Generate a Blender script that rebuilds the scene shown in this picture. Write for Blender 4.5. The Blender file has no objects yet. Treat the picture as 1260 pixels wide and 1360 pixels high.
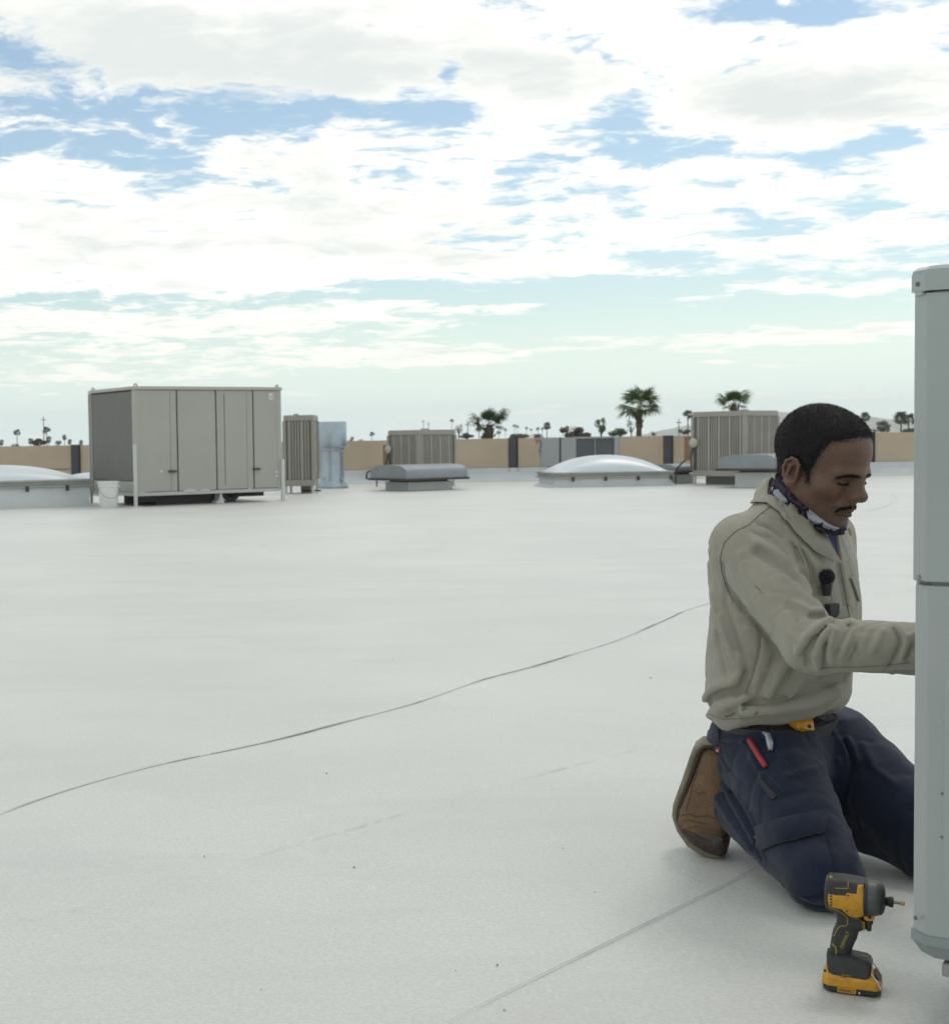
import bpy, bmesh, math, random
import numpy as np
from mathutils import Vector, Matrix

scene = bpy.context.scene
COL = scene.collection
random.seed(7)
rng = np.random.default_rng(7)

# ------------------------------------------------------------------ camera
FPX, CX, CY, IW, IH = 1850.0, 400.0, 680.0, 1260.0, 1360.0   # photo pixels
CAM_H = 0.93
PITCH, ROLL = math.radians(2.89), math.radians(-0.9)
CAM_M = Matrix.Rotation(math.pi / 2 - PITCH, 3, 'X') @ Matrix.Rotation(ROLL, 3, 'Z')
cam_d = bpy.data.cameras.new('camera')
cam = bpy.data.objects.new('camera', cam_d)
COL.objects.link(cam)
cam.location = (0, 0, CAM_H)
cam.rotation_euler = CAM_M.to_euler()
cam_d.sensor_fit = 'VERTICAL'
cam_d.sensor_height = 24.0
cam_d.sensor_width = 36.0
cam_d.lens = FPX / IH * 24.0
cam_d.shift_x = (IW / 2 - CX) / IH
cam_d.shift_y = 0.0
cam_d.clip_start = 0.05
cam_d.clip_end = 20000
cam_d.dof.use_dof = True
cam_d.dof.focus_distance = 2.75
cam_d.dof.aperture_fstop = 9.0
scene.camera = cam


def ray(px, py):
    return CAM_M @ Vector(((px - CX) / FPX, -(py - CY) / FPX, -1.0))


def P(px, py, Y):                       # point on the pixel's ray at depth Y
    d = ray(px, py)
    return Vector((0, 0, CAM_H)) + d * (Y / d.y)


def G(px, py, z=0.0):                   # where the pixel's ray meets the roof
    d = ray(px, py)
    return Vector((0, 0, CAM_H)) + d * ((z - CAM_H) / d.z)


def azel(px, py):
    d = ray(px, py).normalized()
    return math.atan2(d.x, d.y), math.asin(d.z)


# ------------------------------------------------------------------ light
SUN_EL, SUN_AZ = math.radians(60), math.radians(38)      # azimuth from +Y towards +X
world = bpy.data.worlds.new('World')
scene.world = world
world.use_nodes = True
wt = world.node_tree
wt.nodes.clear()


def wn(t, **kw):
    n = wt.nodes.new(t)
    for k, v in kw.items():
        setattr(n, k, v)
    return n


def wlink(a, b):
    wt.links.new(a, b)


def wmath(op, a, b=None, c=None, clamp=False):
    n = wn('ShaderNodeMath', operation=op, use_clamp=clamp)
    for i, v in enumerate((a, b, c)):
        if v is None:
            continue
        if isinstance(v, (int, float)):
            n.inputs[i].default_value = v
        else:
            wlink(v, n.inputs[i])
    return n.outputs[0]


def wvec(op, a, b=None, c=None):
    n = wn('ShaderNodeVectorMath', operation=op)
    for i, v in enumerate((a, b, c)):
        if v is None:
            continue
        if isinstance(v, (tuple, list)):
            n.inputs[i].default_value = v
        else:
            wlink(v, n.inputs[i])
    return n.outputs['Value'] if op == 'DOT_PRODUCT' else n.outputs[0]


def wrange(x, a, b, c=0.0, d=1.0, mode='SMOOTHSTEP'):
    n = wn('ShaderNodeMapRange', interpolation_type=mode)
    wlink(x, n.inputs[0])
    for i, v in enumerate((a, b, c, d)):
        n.inputs[i + 1].default_value = v
    return n.outputs[0]


def wnoise(vec, scale, detail, rough=0.55, dist=0.0):
    n = wn('ShaderNodeTexNoise')
    wlink(vec, n.inputs['Vector'])
    n.inputs['Scale'].default_value = scale
    n.inputs['Detail'].default_value = detail
    n.inputs['Roughness'].default_value = rough
    n.inputs['Distortion'].default_value = dist
    return n.outputs['Fac'], n.outputs['Color']


def wmix(f, a, b):
    n = wn('ShaderNodeMix', data_type='RGBA')
    wlink(f, n.inputs[0])
    for s, v in ((n.inputs[6], a), (n.inputs[7], b)):
        if isinstance(v, tuple):
            s.default_value = v
        else:
            wlink(v, s)
    return n.outputs[2]


SKY_STRENGTH = 0.12
sky = wn('ShaderNodeTexSky', sky_type='NISHITA')
sky.sun_disc = False
sky.sun_elevation = SUN_EL
sky.sun_rotation = SUN_AZ
sky.air_density = 1.0
sky.dust_density = 0.6
sky.ozone_density = 1.0
tc = wn('ShaderNodeTexCoord')
DIR = tc.outputs['Generated']
sx = wn('ShaderNodeSeparateXYZ')
wlink(DIR, sx.inputs[0])
dx, dy, dz = sx.outputs
zz = wmath('ADD', wmath('MAXIMUM', dz, 0.0), 0.075)
cp = wn('ShaderNodeCombineXYZ')
wlink(wmath('DIVIDE', dx, zz), cp.inputs[0])
wlink(wmath('DIVIDE', dy, zz), cp.inputs[1])
CP = cp.outputs[0]
az = wmath('ARCTAN2', dx, dy)
el = wmath('ARCSINE', dz)
ce = wn('ShaderNodeCombineXYZ')
wlink(az, ce.inputs[0])
wlink(el, ce.inputs[1])
nf, ncol = wnoise(CP, 2.2, 4, 0.6)
warp = wvec('MULTIPLY', wvec('SUBTRACT', ncol, (0.5, 0.5, 0.5)), (0.09, 0.028, 0.0))
AE = wvec('ADD', ce.outputs[0], warp)


def blobs(acc, items):
    for (px, py, hw, hh, amp) in items:
        a, e = azel(px, py)
        iw, ih = FPX / hw, FPX / hh
        v = wvec('MULTIPLY_ADD', AE, (iw, ih, 0), (-a * iw, -e * ih, 0))
        g = wmath('POWER', 0.4, wvec('DOT_PRODUCT', v, v))
        acc = wmath('MULTIPLY_ADD', g, amp, acc)
    return acc


n1, _ = wnoise(wvec('ADD', CP, (3.1, 1.7, 0.0)), 1.15, 12, 0.60, 0.35)
WP = wvec('ADD', CP, wvec('MULTIPLY', wvec('SUBTRACT', ncol, (0.5, 0.5, 0.5)), (0.35, 0.35, 0.0)))
nfine, _ = wnoise(WP, 4.6, 12, 0.62, 0.15)
n3, _ = wnoise(wvec('ADD', WP, (5.0, 2.0, 0.0)), 15.0, 8, 0.60, 0.2)
bias = wrange(el, 0.055, 0.135, -0.115, 0.065, 'LINEAR')
cov = wmath('ADD', n1, bias)
cov = wmath('MULTIPLY_ADD', wmath('SUBTRACT', nfine, 0.5), 0.85, cov)
cov = wmath('MULTIPLY_ADD', wmath('SUBTRACT', n3, 0.5), 0.34, cov)
GAPS = [(140, 188, 75, 22, -.26), (215, 222, 48, 22, -.28), (335, 160, 75, 22, -.26), (450, 146, 45, 16, -.2),
        (560, 150, 95, 16, -.26), (15, 190, 34, 20, -.24), (597, 104, 16, 12, -.26), (800, 165, 62, 18, -.26),
        (860, 195, 60, 14, -.2), (955, 190, 60, 18, -.26), (1080, 215, 60, 10, -.2), (1205, 180, 55, 15, -.28),
        (1065, 16, 110, 13, -.26), (1255, 66, 20, 12, -.2), (905, 345, 60, 12, -.22), (1035, 306, 75, 9, -.2), (640, 322, 80, 8, -.2),
        (1180, 285, 80, 14, -.18), (930, 245, 120, 10, -.12), (700, 392, 300, 16, -.22), (1000, 410, 300, 30, -.18), (780, 500, 500, 26, -.12),
        (60, 405, 120, 9, -.12), (300, 300, 200, 8, -.06)]
PUFF = [(400, 285, 260, 75, .14), (130, 330, 200, 60, .13), (300, 60, 320, 70, .16), (900, 250, 260, 45, .09), (800, 60, 200, 55, .14),
        (1120, 120, 170, 65, .18), (560, 350, 420, 25, .10), (950, 370, 330, 16, .08),
        (545, 404, 95, 14, .28), (640, 412, 70, 8, .22), (400, 425, 80, 16, .22), (110, 436, 210, 26, .20), (380, 463, 90, 16, .18),
        (110, 488, 190, 22, .16), (640, 467, 200, 7, .30), (500, 480, 110, 8, .20), (1075, 444, 190, 10, .32), (1000, 479, 85, 6, .26),
        (1110, 380, 130, 9, .26), (960, 388, 60, 6, .18), (240, 500, 90, 10, .14)]
cov = blobs(cov, GAPS + PUFF)
mask = wrange(cov, 0.435, 0.625)
# the thicker a cloud the greyer its belly, thin edges stay bright
n2, _ = wnoise(wvec('ADD', WP, (9.0, 4.0, 0.0)), 1.5, 8, 0.58, 0.3)
thick = wmath('MULTIPLY_ADD', wmath('SUBTRACT', cov, 0.66), 0.62, wmath('MULTIPLY', wmath('SUBTRACT', n2, 0.5), 1.1))
thick = wmath('MULTIPLY_ADD', wmath('SUBTRACT', nfine, 0.5), 0.35, thick)
thick = blobs(thick, [(420, 240, 190, 42, .26), (690, 92, 150, 42, .34), (1040, 112, 130, 48, .42), (160, 80, 260, 80, .34),
               (110, 300, 150, 36, .22), (480, 330, 160, 20, .16), (420, 60, 160, 40, .2), (1200, 330, 90, 15, .12)])
belly = wrange(thick, -0.06, 0.52)
ccol = wmix(belly, (8.9, 8.82, 8.2, 1), (6.1, 6.45, 6.35, 1))
blue = wvec('MULTIPLY', sky.outputs[0], (0.98, 0.99, 0.90))
veil = wrange(el, 0.0, 0.105, 0.85, 0.0)
blue = wmix(veil, blue, (7.1, 8.5, 8.8, 1))
final = wmix(mask, blue, ccol)
bg = wn('ShaderNodeBackground')
wlink(final, bg.inputs[0])
bg.inputs[1].default_value = SKY_STRENGTH
wo = wn('ShaderNodeOutputWorld')
wlink(bg.outputs[0], wo.inputs[0])

sun_d = bpy.data.lights.new('sun', 'SUN')
sun = bpy.data.objects.new('sun', sun_d)
COL.objects.link(sun)
sun_d.energy = 0.6
sun_d.angle = math.radians(14)
sun_d.color = (1.0, 0.94, 0.83)
sdir = Vector((math.sin(SUN_AZ) * math.cos(SUN_EL), math.cos(SUN_AZ) * math.cos(SUN_EL), math.sin(SUN_EL)))
sun.rotation_euler = sdir.to_track_quat('Z', 'Y').to_euler()
sun.location = (5, 5, 40)

scene.view_settings.view_transform = 'Standard'
scene.view_settings.look = 'None'
scene.view_settings.exposure = 0.18
scene.view_settings.gamma = 1.0
scene.view_settings.use_curve_mapping = False
scene.cycles.max_bounces = 8
scene.cycles.volume_bounces = 4
scene.cycles.use_denoising = True
world.cycles.sampling_method = 'MANUAL'
world.cycles.sample_map_resolution = 512

# ------------------------------------------------------------------ helpers
MATS = {}


def mat(name, col, rough=0.6, metal=0.0, var=0.0, vscale=8.0, bump=0.0, bscale=60.0, col2=None, spec=0.5,
        attr=None, detail=5.0, streak=None):
    if name in MATS:
        return MATS[name]
    m = bpy.data.materials.new(name)
    m.use_nodes = True
    nt = m.node_tree
    b = nt.nodes['Principled BSDF']
    b.inputs['Roughness'].default_value = rough
    b.inputs['Metallic'].default_value = metal
    b.inputs['Specular IOR Level'].default_value = spec
    c = (*col, 1)
    src = None
    t = nt.nodes.new('ShaderNodeTexCoord')
    if var > 0:
        mp = nt.nodes.new('ShaderNodeMapping')
        if streak:
            mp.inputs['Scale'].default_value = streak
        nt.links.new(t.outputs['Object'], mp.inputs[0])
        n = nt.nodes.new('ShaderNodeTexNoise')
        n.inputs['Scale'].default_value = vscale
        n.inputs['Detail'].default_value = detail
        n.inputs['Roughness'].default_value = 0.6
        nt.links.new(mp.outputs[0], n.inputs['Vector'])
        r = nt.nodes.new('ShaderNodeValToRGB')
        r.color_ramp.elements[0].position = 0.3
        r.color_ramp.elements[1].position = 0.7
        k = col2 if col2 else tuple(x * (1 - var) for x in col)
        r.color_ramp.elements[0].color = (*k, 1)
        r.color_ramp.elements[1].color = c
        nt.links.new(n.outputs['Fac'], r.inputs[0])
        src = r.outputs[0]
        rr = nt.nodes.new('ShaderNodeMapRange')
        rr.inputs[3].default_value = min(1, rough + 0.08)
        rr.inputs[4].default_value = max(0.03, rough - 0.08)
        nt.links.new(n.outputs['Fac'], rr.inputs[0])
        nt.links.new(rr.outputs[0], b.inputs['Roughness'])
    if attr:
        a = nt.nodes.new('ShaderNodeVertexColor')
        a.layer_name = attr
        if src is not None:
            mx = nt.nodes.new('ShaderNodeMix')
            mx.data_type = 'RGBA'
            mx.blend_type = 'MULTIPLY'
            mx.inputs[0].default_value = 1.0
            nt.links.new(a.outputs[0], mx.inputs[6])
            nt.links.new(src, mx.inputs[7])
            src = mx.outputs[2]
        else:
            src = a.outputs[0]
    if src is not None:
        nt.links.new(src, b.inputs['Base Color'])
    else:
        b.inputs['Base Color'].default_value = c
    if bump > 0:
        n = nt.nodes.new('ShaderNodeTexNoise')
        n.inputs['Scale'].default_value = bscale
        n.inputs['Detail'].default_value = 4
        nt.links.new(t.outputs['Object'], n.inputs['Vector'])
        bp = nt.nodes.new('ShaderNodeBump')
        bp.inputs['Strength'].default_value = bump
        bp.inputs['Distance'].default_value = 0.01
        nt.links.new(n.outputs['Fac'], bp.inputs['Height'])
        nt.links.new(bp.outputs[0], b.inputs['Normal'])
    MATS[name] = m
    return m


class MB:
    """collects simple shapes into one mesh"""

    def __init__(self):
        self.v, self.f = [], []

    def add(self, vs, fs):
        o = len(self.v)
        self.v += [tuple(x) for x in vs]
        self.f += [tuple(i + o for i in q) for q in fs]
        return self

    def box(self, x0, x1, y0, y1, z0, z1):
        return self.add([(x0, y0, z0), (x1, y0, z0), (x1, y1, z0), (x0, y1, z0), (x0, y0, z1), (x1, y0, z1), (x1, y1, z1), (x0, y1, z1)],
                        [(0, 3, 2, 1), (4, 5, 6, 7), (0, 1, 5, 4), (1, 2, 6, 5), (2, 3, 7, 6), (3, 0, 4, 7)])

    def lathe(self, prof, n=24, axis='Z', c=(0, 0, 0)):
        vs, fs = [], []
        for (r, z) in prof:
            for k in range(n):
                a = 2 * math.pi * k / n
                p = (r * math.cos(a), r * math.sin(a), z)
                if axis == 'X':
                    p = (p[2], p[0], p[1])
                elif axis == 'Y':
                    p = (p[1], p[2], p[0])
                vs.append((p[0] + c[0], p[1] + c[1], p[2] + c[2]))
        m = len(prof)
        for i in range(m - 1):
            for k in range(n):
                fs.append((i * n + k, i * n + (k + 1) % n, (i + 1) * n + (k + 1) % n, (i + 1) * n + k))
        fs.append(tuple(reversed(range(n))))
        fs.append(tuple((m - 1) * n + k for k in range(n)))
        return self.add(vs, fs)

    def tube(self, pts, r, n=8):
        pts = [Vector(p) for p in pts]
        rs = r if isinstance(r, (list, tuple)) else [r] * len(pts)
        vs, fs = [], []
        up = Vector((0.13, 0.21, 0.97))
        for i, p in enumerate(pts):
            t = (pts[min(i + 1, len(pts) - 1)] - pts[max(i - 1, 0)]).normalized()
            a = t.cross(up)
            if a.length < 0.05:
                a = t.cross(Vector((1, 0, 0)))
            a.normalize()
            b = t.cross(a)
            for k in range(n):
                w = 2 * math.pi * k / n
                vs.append(p + (a * math.cos(w) + b * math.sin(w)) * rs[i])
        for i in range(len(pts) - 1):
            for k in range(n):
                fs.append((i * n + k, i * n + (k + 1) % n, (i + 1) * n + (k + 1) % n, (i + 1) * n + k))
        fs.append(tuple(reversed(range(n))))
        fs.append(tuple((len(pts) - 1) * n + k for k in range(n)))
        return self.add(vs, fs)

    def prism(self, poly, y0, y1, plane='XZ'):
        n = len(poly)
        if plane == 'XZ':
            vs = [(x, y0, z) for x, z in poly] + [(x, y1, z) for x, z in poly]
        elif plane == 'YZ':
            vs = [(y0, x, z) for x, z in poly] + [(y1, x, z) for x, z in poly]
        else:
            vs = [(x, z, y0) for x, z in poly] + [(x, z, y1) for x, z in poly]
        fs = [tuple(range(n)), tuple(reversed(range(n, 2 * n)))]
        fs += [(i, n + i, n + (i + 1) % n, (i + 1) % n) for i in range(n)]
        return self.add(vs, fs)

    def grid(self, fn, nu, nv, solid=0.0):
        vs, fs = [], []
        for i in range(nu + 1):
            for j in range(nv + 1):
                vs.append(fn(i / nu, j / nv))
        for i in range(nu):
            for j in range(nv):
                a = i * (nv + 1) + j
                fs.append((a, a + nv + 1, a + nv + 2, a + 1))
        return self.add(vs, fs)

    def build(self, name, m, parent=None, smooth=False, bevel=0.0, seg=2, fix=True, autos=None):
        me = bpy.data.meshes.new(name)
        me.from_pydata(self.v, [], self.f)
        if fix:
            b = bmesh.new()
            b.from_mesh(me)
            bmesh.ops.recalc_face_normals(b, faces=b.faces)
            b.to_mesh(me)
            b.free()
        o = bpy.data.objects.new(name, me)
        COL.objects.link(o)
        if m:
            me.materials.append(m)
        if parent:
            o.parent = parent
        if smooth:
            me.polygons.foreach_set('use_smooth', [True] * len(me.polygons))
            if autos:
                me.set_sharp_from_angle(angle=math.radians(autos))
        if bevel > 0:
            md = o.modifiers.new('bevel', 'BEVEL')
            md.width = bevel
            md.segments = seg
            md.limit_method = 'ANGLE'
            md.angle_limit = math.radians(40)
        return o


def tag(o, label=None, cat=None, group=None, kind=None):
    if label:
        o['label'] = label
    if cat:
        o['category'] = cat
    if group:
        o['group'] = group
    if kind:
        o['kind'] = kind
    return o


def empty(name, loc=(0, 0, 0), rz=0.0):
    o = bpy.data.objects.new(name, None)
    COL.objects.link(o)
    o.location = loc
    o.rotation_euler = (0, 0, rz)
    o.empty_display_size = 0.1
    return o


def copy_tree(o, parent=None):
    c = o.copy()
    COL.objects.link(c)
    c.parent = parent
    for ch in o.children:
        copy_tree(ch, c)
    return c


# ------------------------------------------------------------------ implicit surfaces (numpy)
f32 = np.float32


def V3(p):
    return np.array((p[0], p[1], p[2]), dtype=f32)


def rc(Q, a, b, ra, rb):                # tapered capsule
    a, b = V3(a), V3(b)
    ab = b - a
    t = np.clip(((Q - a) @ ab) / float(ab @ ab), 0, 1)
    d = Q - a - t[:, None] * ab
    return np.sqrt(np.einsum('ij,ij->i', d, d)) - (ra + (rb - ra) * t)


def ell(Q, c, r, R=None):               # ellipsoid, axes given by rows of R
    d = Q - V3(c)
    if R is not None:
        d = d @ np.asarray(R, dtype=f32).T
    r = np.array(r, dtype=f32)
    k0 = np.sqrt(((d / r) ** 2).sum(1))
    k1 = np.sqrt(((d / (r * r)) ** 2).sum(1)) + 1e-9
    return k0 * (k0 - 1.0) / k1


def smin(a, b, k):
    h = np.maximum(k - np.abs(a - b), 0) / k
    return np.minimum(a, b) - h * h * k * 0.25


def smax(a, b, k):
    return -smin(-a, -b, k)


def loft(Q, zs, cs, ws, ds, U, Vv, ex=2.3):
    """stacked ovals: centre cs(z), half sizes ws along U and ds along V"""
    z = Q[:, 2]
    cx = np.interp(z, zs, [c[0] for c in cs])
    cy = np.interp(z, zs, [c[1] for c in cs])
    w = np.interp(z, zs, ws)
    d = np.interp(z, zs, ds)
    x, y = Q[:, 0] - cx, Q[:, 1] - cy
    u = np.abs(x * U[0] + y * U[1]) / w
    v = np.abs(x * Vv[0] + y * Vv[1]) / d
    rr = (u ** ex + v ** ex + 1e-9) ** (1 / ex)
    side = (rr - 1) * np.minimum(w, d)
    cap = np.maximum(zs[0] - z, z - zs[-1])
    return smax(side, cap, 0.03).astype(f32)


def poly2(x, y, poly):                  # signed distance to a polygon
    poly = np.array(poly, dtype=f32)
    d = np.full(x.shape, 1e9, dtype=f32)
    s = np.ones(x.shape, dtype=f32)
    n = len(poly)
    for i in range(n):
        a, b = poly[i], poly[i - 1]
        ex, ey = b - a
        wx, wy = x - a[0], y - a[1]
        t = np.clip((wx * ex + wy * ey) / (ex * ex + ey * ey), 0, 1)
        bx, by = wx - ex * t, wy - ey * t
        d = np.minimum(d, bx * bx + by * by)
        c1 = y >= a[1]
        c2 = y < b[1]
        c3 = ex * wy > ey * wx
        flip = (c1 & c2 & c3) | (~c1 & ~c2 & ~c3)
        s = np.where(flip, -s, s)
    return s * np.sqrt(d)


_T = rng.random((32, 32, 32)).astype(f32)


def vnoise(Q, scale):
    q = Q * scale + 100.0
    i = np.floor(q).astype(np.int32)
    f = q - i
    f = f * f * (3 - 2 * f)
    i &= 31
    j = (i + 1) & 31
    x0, y0, z0 = i.T
    x1, y1, z1 = j.T
    fx, fy, fz = f.T
    a = _T[x0, y0, z0] * (1 - fx) + _T[x1, y0, z0] * fx
    b = _T[x0, y1, z0] * (1 - fx) + _T[x1, y1, z0] * fx
    c = _T[x0, y0, z1] * (1 - fx) + _T[x1, y0, z1] * fx
    d = _T[x0, y1, z1] * (1 - fx) + _T[x1, y1, z1] * fx
    return (a * (1 - fy) + b * fy) * (1 - fz) + (c * (1 - fy) + d * fy) * fz - 0.5


def seg_dist(Q, pts):
    d = np.full(len(Q), 1e9, dtype=f32)
    for a, b in zip(pts[:-1], pts[1:]):
        d = np.minimum(d, rc(Q, a, b, 0, 0))
    return d


def bump_lines(Q, lines):
    """sum of soft ridges (amp>0 raises the surface) along 3-D polylines"""
    out = np.zeros(len(Q), dtype=f32)
    for pts, amp, r in lines:
        A = np.array([V3(p) for p in pts])
        lo, hi = A.min(0) - 3 * r, A.max(0) + 3 * r
        m = np.all((Q > lo) & (Q < hi), axis=1)
        if m.any():
            dd = seg_dist(Q[m], pts)
            out[m] += amp * np.exp(-(dd / r) ** (1.25 if amp < 0 else 1.7))
    return out


def grad(f, p, e=0.0012):
    g = np.empty_like(p)
    for k in range(3):
        s = np.zeros(3, dtype=f32)
        s[k] = e
        g[:, k] = f(p + s) - f(p - s)
    return g / (2 * e)


def sdf_mesh(f, lo, hi, h, iters=2):
    lo, hi = np.array(lo, dtype=f32), np.array(hi, dtype=f32)
    S = 4
    nb = np.ceil((hi - lo) / (h * S)).astype(int)
    n = nb * S
    bc = [np.arange(k) * h * S + h * (S - 1) / 2 for k in nb]
    C = np.stack(np.meshgrid(*bc, indexing='ij'), -1).reshape(-1, 3).astype(f32) + lo
    fc = f(C)
    act = np.abs(fc) < h * S * 2.0
    F = np.repeat(np.repeat(np.repeat(fc.reshape(nb), S, 0), S, 1), S, 2).astype(f32)
    bi = np.stack(np.unravel_index(np.nonzero(act)[0], nb), -1)
    off = np.stack(np.meshgrid(*[np.arange(S)] * 3, indexing='ij'), -1).reshape(-1, 3)
    I = (bi[:, None, :] * S + off[None]).reshape(-1, 3)
    vals = np.empty(len(I), dtype=f32)
    for s in range(0, len(I), 400000):
        J = I[s:s + 400000]
        vals[s:s + 400000] = f((J * h).astype(f32) + lo)
    F[I[:, 0], I[:, 1], I[:, 2]] = vals
    neg = F < 0
    cn = np.zeros(tuple(n - 1), dtype=np.int8)
    for a in (0, 1):
        for b in (0, 1):
            for c in (0, 1):
                cn += neg[a:n[0] - 1 + a, b:n[1] - 1 + b, c:n[2] - 1 + c]
    cells = np.argwhere((cn > 0) & (cn < 8))
    ids = -np.ones(tuple(n - 1), dtype=np.int64)
    ids[cells[:, 0], cells[:, 1], cells[:, 2]] = np.arange(len(cells))
    acc = np.zeros((len(cells), 3))
    cnt = np.zeros(len(cells))
    for ax in range(3):
        o1, o2 = [k for k in range(3) if k != ax]
        for a in (0, 1):
            for b in (0, 1):
                q = cells.copy()
                q[:, o1] += a
                q[:, o2] += b
                q2 = q.copy()
                q2[:, ax] += 1
                v0 = F[q[:, 0], q[:, 1], q[:, 2]]
                v1 = F[q2[:, 0], q2[:, 1], q2[:, 2]]
                m = (v0 < 0) != (v1 < 0)
                t = np.where(m, v0 / np.where(m, v0 - v1, 1), 0)
                pt = q.astype(float)
                pt[:, ax] += t
                acc[m] += pt[m]
                cnt[m] += 1
    verts = (acc / cnt[:, None] * h + lo).astype(f32)
    quads = []
    for ax in range(3):
        o1, o2 = (ax + 1) % 3, (ax + 2) % 3
        sl0 = [slice(None)] * 3
        sl1 = [slice(None)] * 3
        sl0[ax], sl1[ax] = slice(0, -1), slice(1, None)
        A, B = neg[tuple(sl0)], neg[tuple(sl1)]
        e = np.argwhere(A != B)
        ok = (e[:, o1] > 0) & (e[:, o2] > 0) & (e[:, o1] < n[o1] - 1) & (e[:, o2] < n[o2] - 1)
        e = e[ok]
        fl = A[e[:, 0], e[:, 1], e[:, 2]]
        q = []
        for a, b in ((-1, -1), (0, -1), (0, 0), (-1, 0)):
            w = e.copy()
            w[:, o1] += a
            w[:, o2] += b
            q.append(ids[w[:, 0], w[:, 1], w[:, 2]])
        q = np.stack(q, 1)
        q[~fl] = q[~fl][:, ::-1]
        quads.append(q[(q >= 0).all(1)])
    quads = np.concatenate(quads)
    for _ in range(iters):
        g = grad(f, verts)
        l2 = np.maximum((g * g).sum(1), 0.25)
        step = np.clip(f(verts) / l2, -h * 0.6, h * 0.6)
        verts -= g * step[:, None]
    return verts, quads


def mesh_np(name, verts, quads, m, parent=None, org=None, smooth=True, colors=None):
    me = bpy.data.meshes.new(name)
    verts = np.asarray(verts, dtype=f32)
    if org is not None:
        verts = verts - V3(org)
    me.vertices.add(len(verts))
    me.vertices.foreach_set('co', verts.ravel())
    k = quads.shape[1]
    me.loops.add(quads.size)
    me.loops.foreach_set('vertex_index', quads.astype(np.int32).ravel())
    me.polygons.add(len(quads))
    me.polygons.foreach_set('loop_start', np.arange(0, quads.size, k, dtype=np.int32))
    me.polygons.foreach_set('loop_total', np.full(len(quads), k, dtype=np.int32))
    me.update(calc_edges=True)
    me.validate()
    me.polygons.foreach_set('use_smooth', np.full(len(me.polygons), smooth))
    if colors is not None:
        ca = me.color_attributes.new('col', 'FLOAT_COLOR', 'POINT')
        ca.data.foreach_set('color', np.concatenate([colors, np.ones((len(colors), 1))], 1).astype(f32).ravel())
    o = bpy.data.objects.new(name, me)
    COL.objects.link(o)
    me.materials.append(m)
    if parent:
        o.parent = parent
    return o


def hitN(pix, f, y0=1.5, y1=4.0, nt=150):
    """first point of surface f on each pixel's ray, with its normal (arrays)"""
    D = np.array([tuple(ray(px, py)) for px, py in pix], dtype=f32)
    D /= D[:, 1:2]
    c = np.array((0, 0, CAM_H), dtype=f32)
    t = np.linspace(y0, y1, nt, dtype=f32)
    n = len(D)
    val = f((c + t[None, :, None] * D[:, None, :]).reshape(-1, 3)).reshape(n, nt)
    neg = val < 0
    has = neg.any(1)
    k = np.where(has, neg.argmax(1), np.abs(val).argmin(1))
    a, b = t[np.maximum(k - 1, 0)], t[k]
    for _ in range(12):
        mm = (a + b) / 2
        ins = f((c + mm[:, None] * D).astype(f32)) < 0
        b = np.where(ins, mm, b)
        a = np.where(ins, a, mm)
    p = (c + np.where(has, b, t[k])[:, None] * D).astype(f32)
    if (~has).any():
        for _ in range(4):
            q = p[~has]
            g = grad(f, q)
            p[~has] = q - g * (f(q) / np.maximum((g * g).sum(1), .2))[:, None]
    g = grad(f, p)
    g /= np.linalg.norm(g, axis=1)[:, None] + 1e-9
    return p, g


def hit(px, py, f, y0=1.5, y1=4.0):
    p, g = hitN([(px, py)], f, y0, y1)
    return Vector(p[0].tolist()), Vector(g[0].tolist())


def resample(pts, n):
    pts = np.array(pts, dtype=float)
    L = np.concatenate([[0], np.cumsum(np.linalg.norm(np.diff(pts, axis=0), axis=1))])
    s = np.linspace(0, L[-1], n)
    return np.stack([np.interp(s, L, pts[:, k]) for k in range(pts.shape[1])], 1)


def patch(name, A, B, f, m, parent, org, off=0.004, th=0.003, n=18, k=8, rim=True, puff=0.0):
    """cloth piece between two pixel polylines, laid on surface f, with thickness"""
    A, B = resample(A, n), resample(B, n)
    top, bot = [], []
    pix = [A[i] * (1 - j / (k - 1)) + B[i] * j / (k - 1) for i in range(n) for j in range(k)]
    HP, HN = hitN(pix, f, 2.0, 3.6)
    for i in range(n):
        for j in range(k):
            p, nn = Vector(HP[i * k + j].tolist()), Vector(HN[i * k + j].tolist())
            e = puff * (1 - (2 * i / (n - 1) - 1) ** 2) * (1 - (2 * j / (k - 1) - 1) ** 2)
            top.append(p + nn * (off + e) - Vector(org))
            bot.append(p + nn * (off - th) - Vector(org))
    N = n * k
    fs = []
    for i in range(n - 1):
        for j in range(k - 1):
            a = i * k + j
            fs.append((a, a + 1, a + k + 1, a + k))
            fs.append((N + a, N + a + k, N + a + k + 1, N + a + 1))
    loop = [j for j in range(k)] + [i * k + k - 1 for i in range(1, n)] + [(n - 1) * k + j for j in range(k - 2, -1, -1)] + [i * k for i in range(n - 2, 0, -1)]
    for a, b in zip(loop, loop[1:] + loop[:1]):
        fs.append((a, N + a, N + b, b))
    mb = MB().add(top + bot, fs)
    return mb.build(name, m, parent, smooth=True, autos=50)

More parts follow.
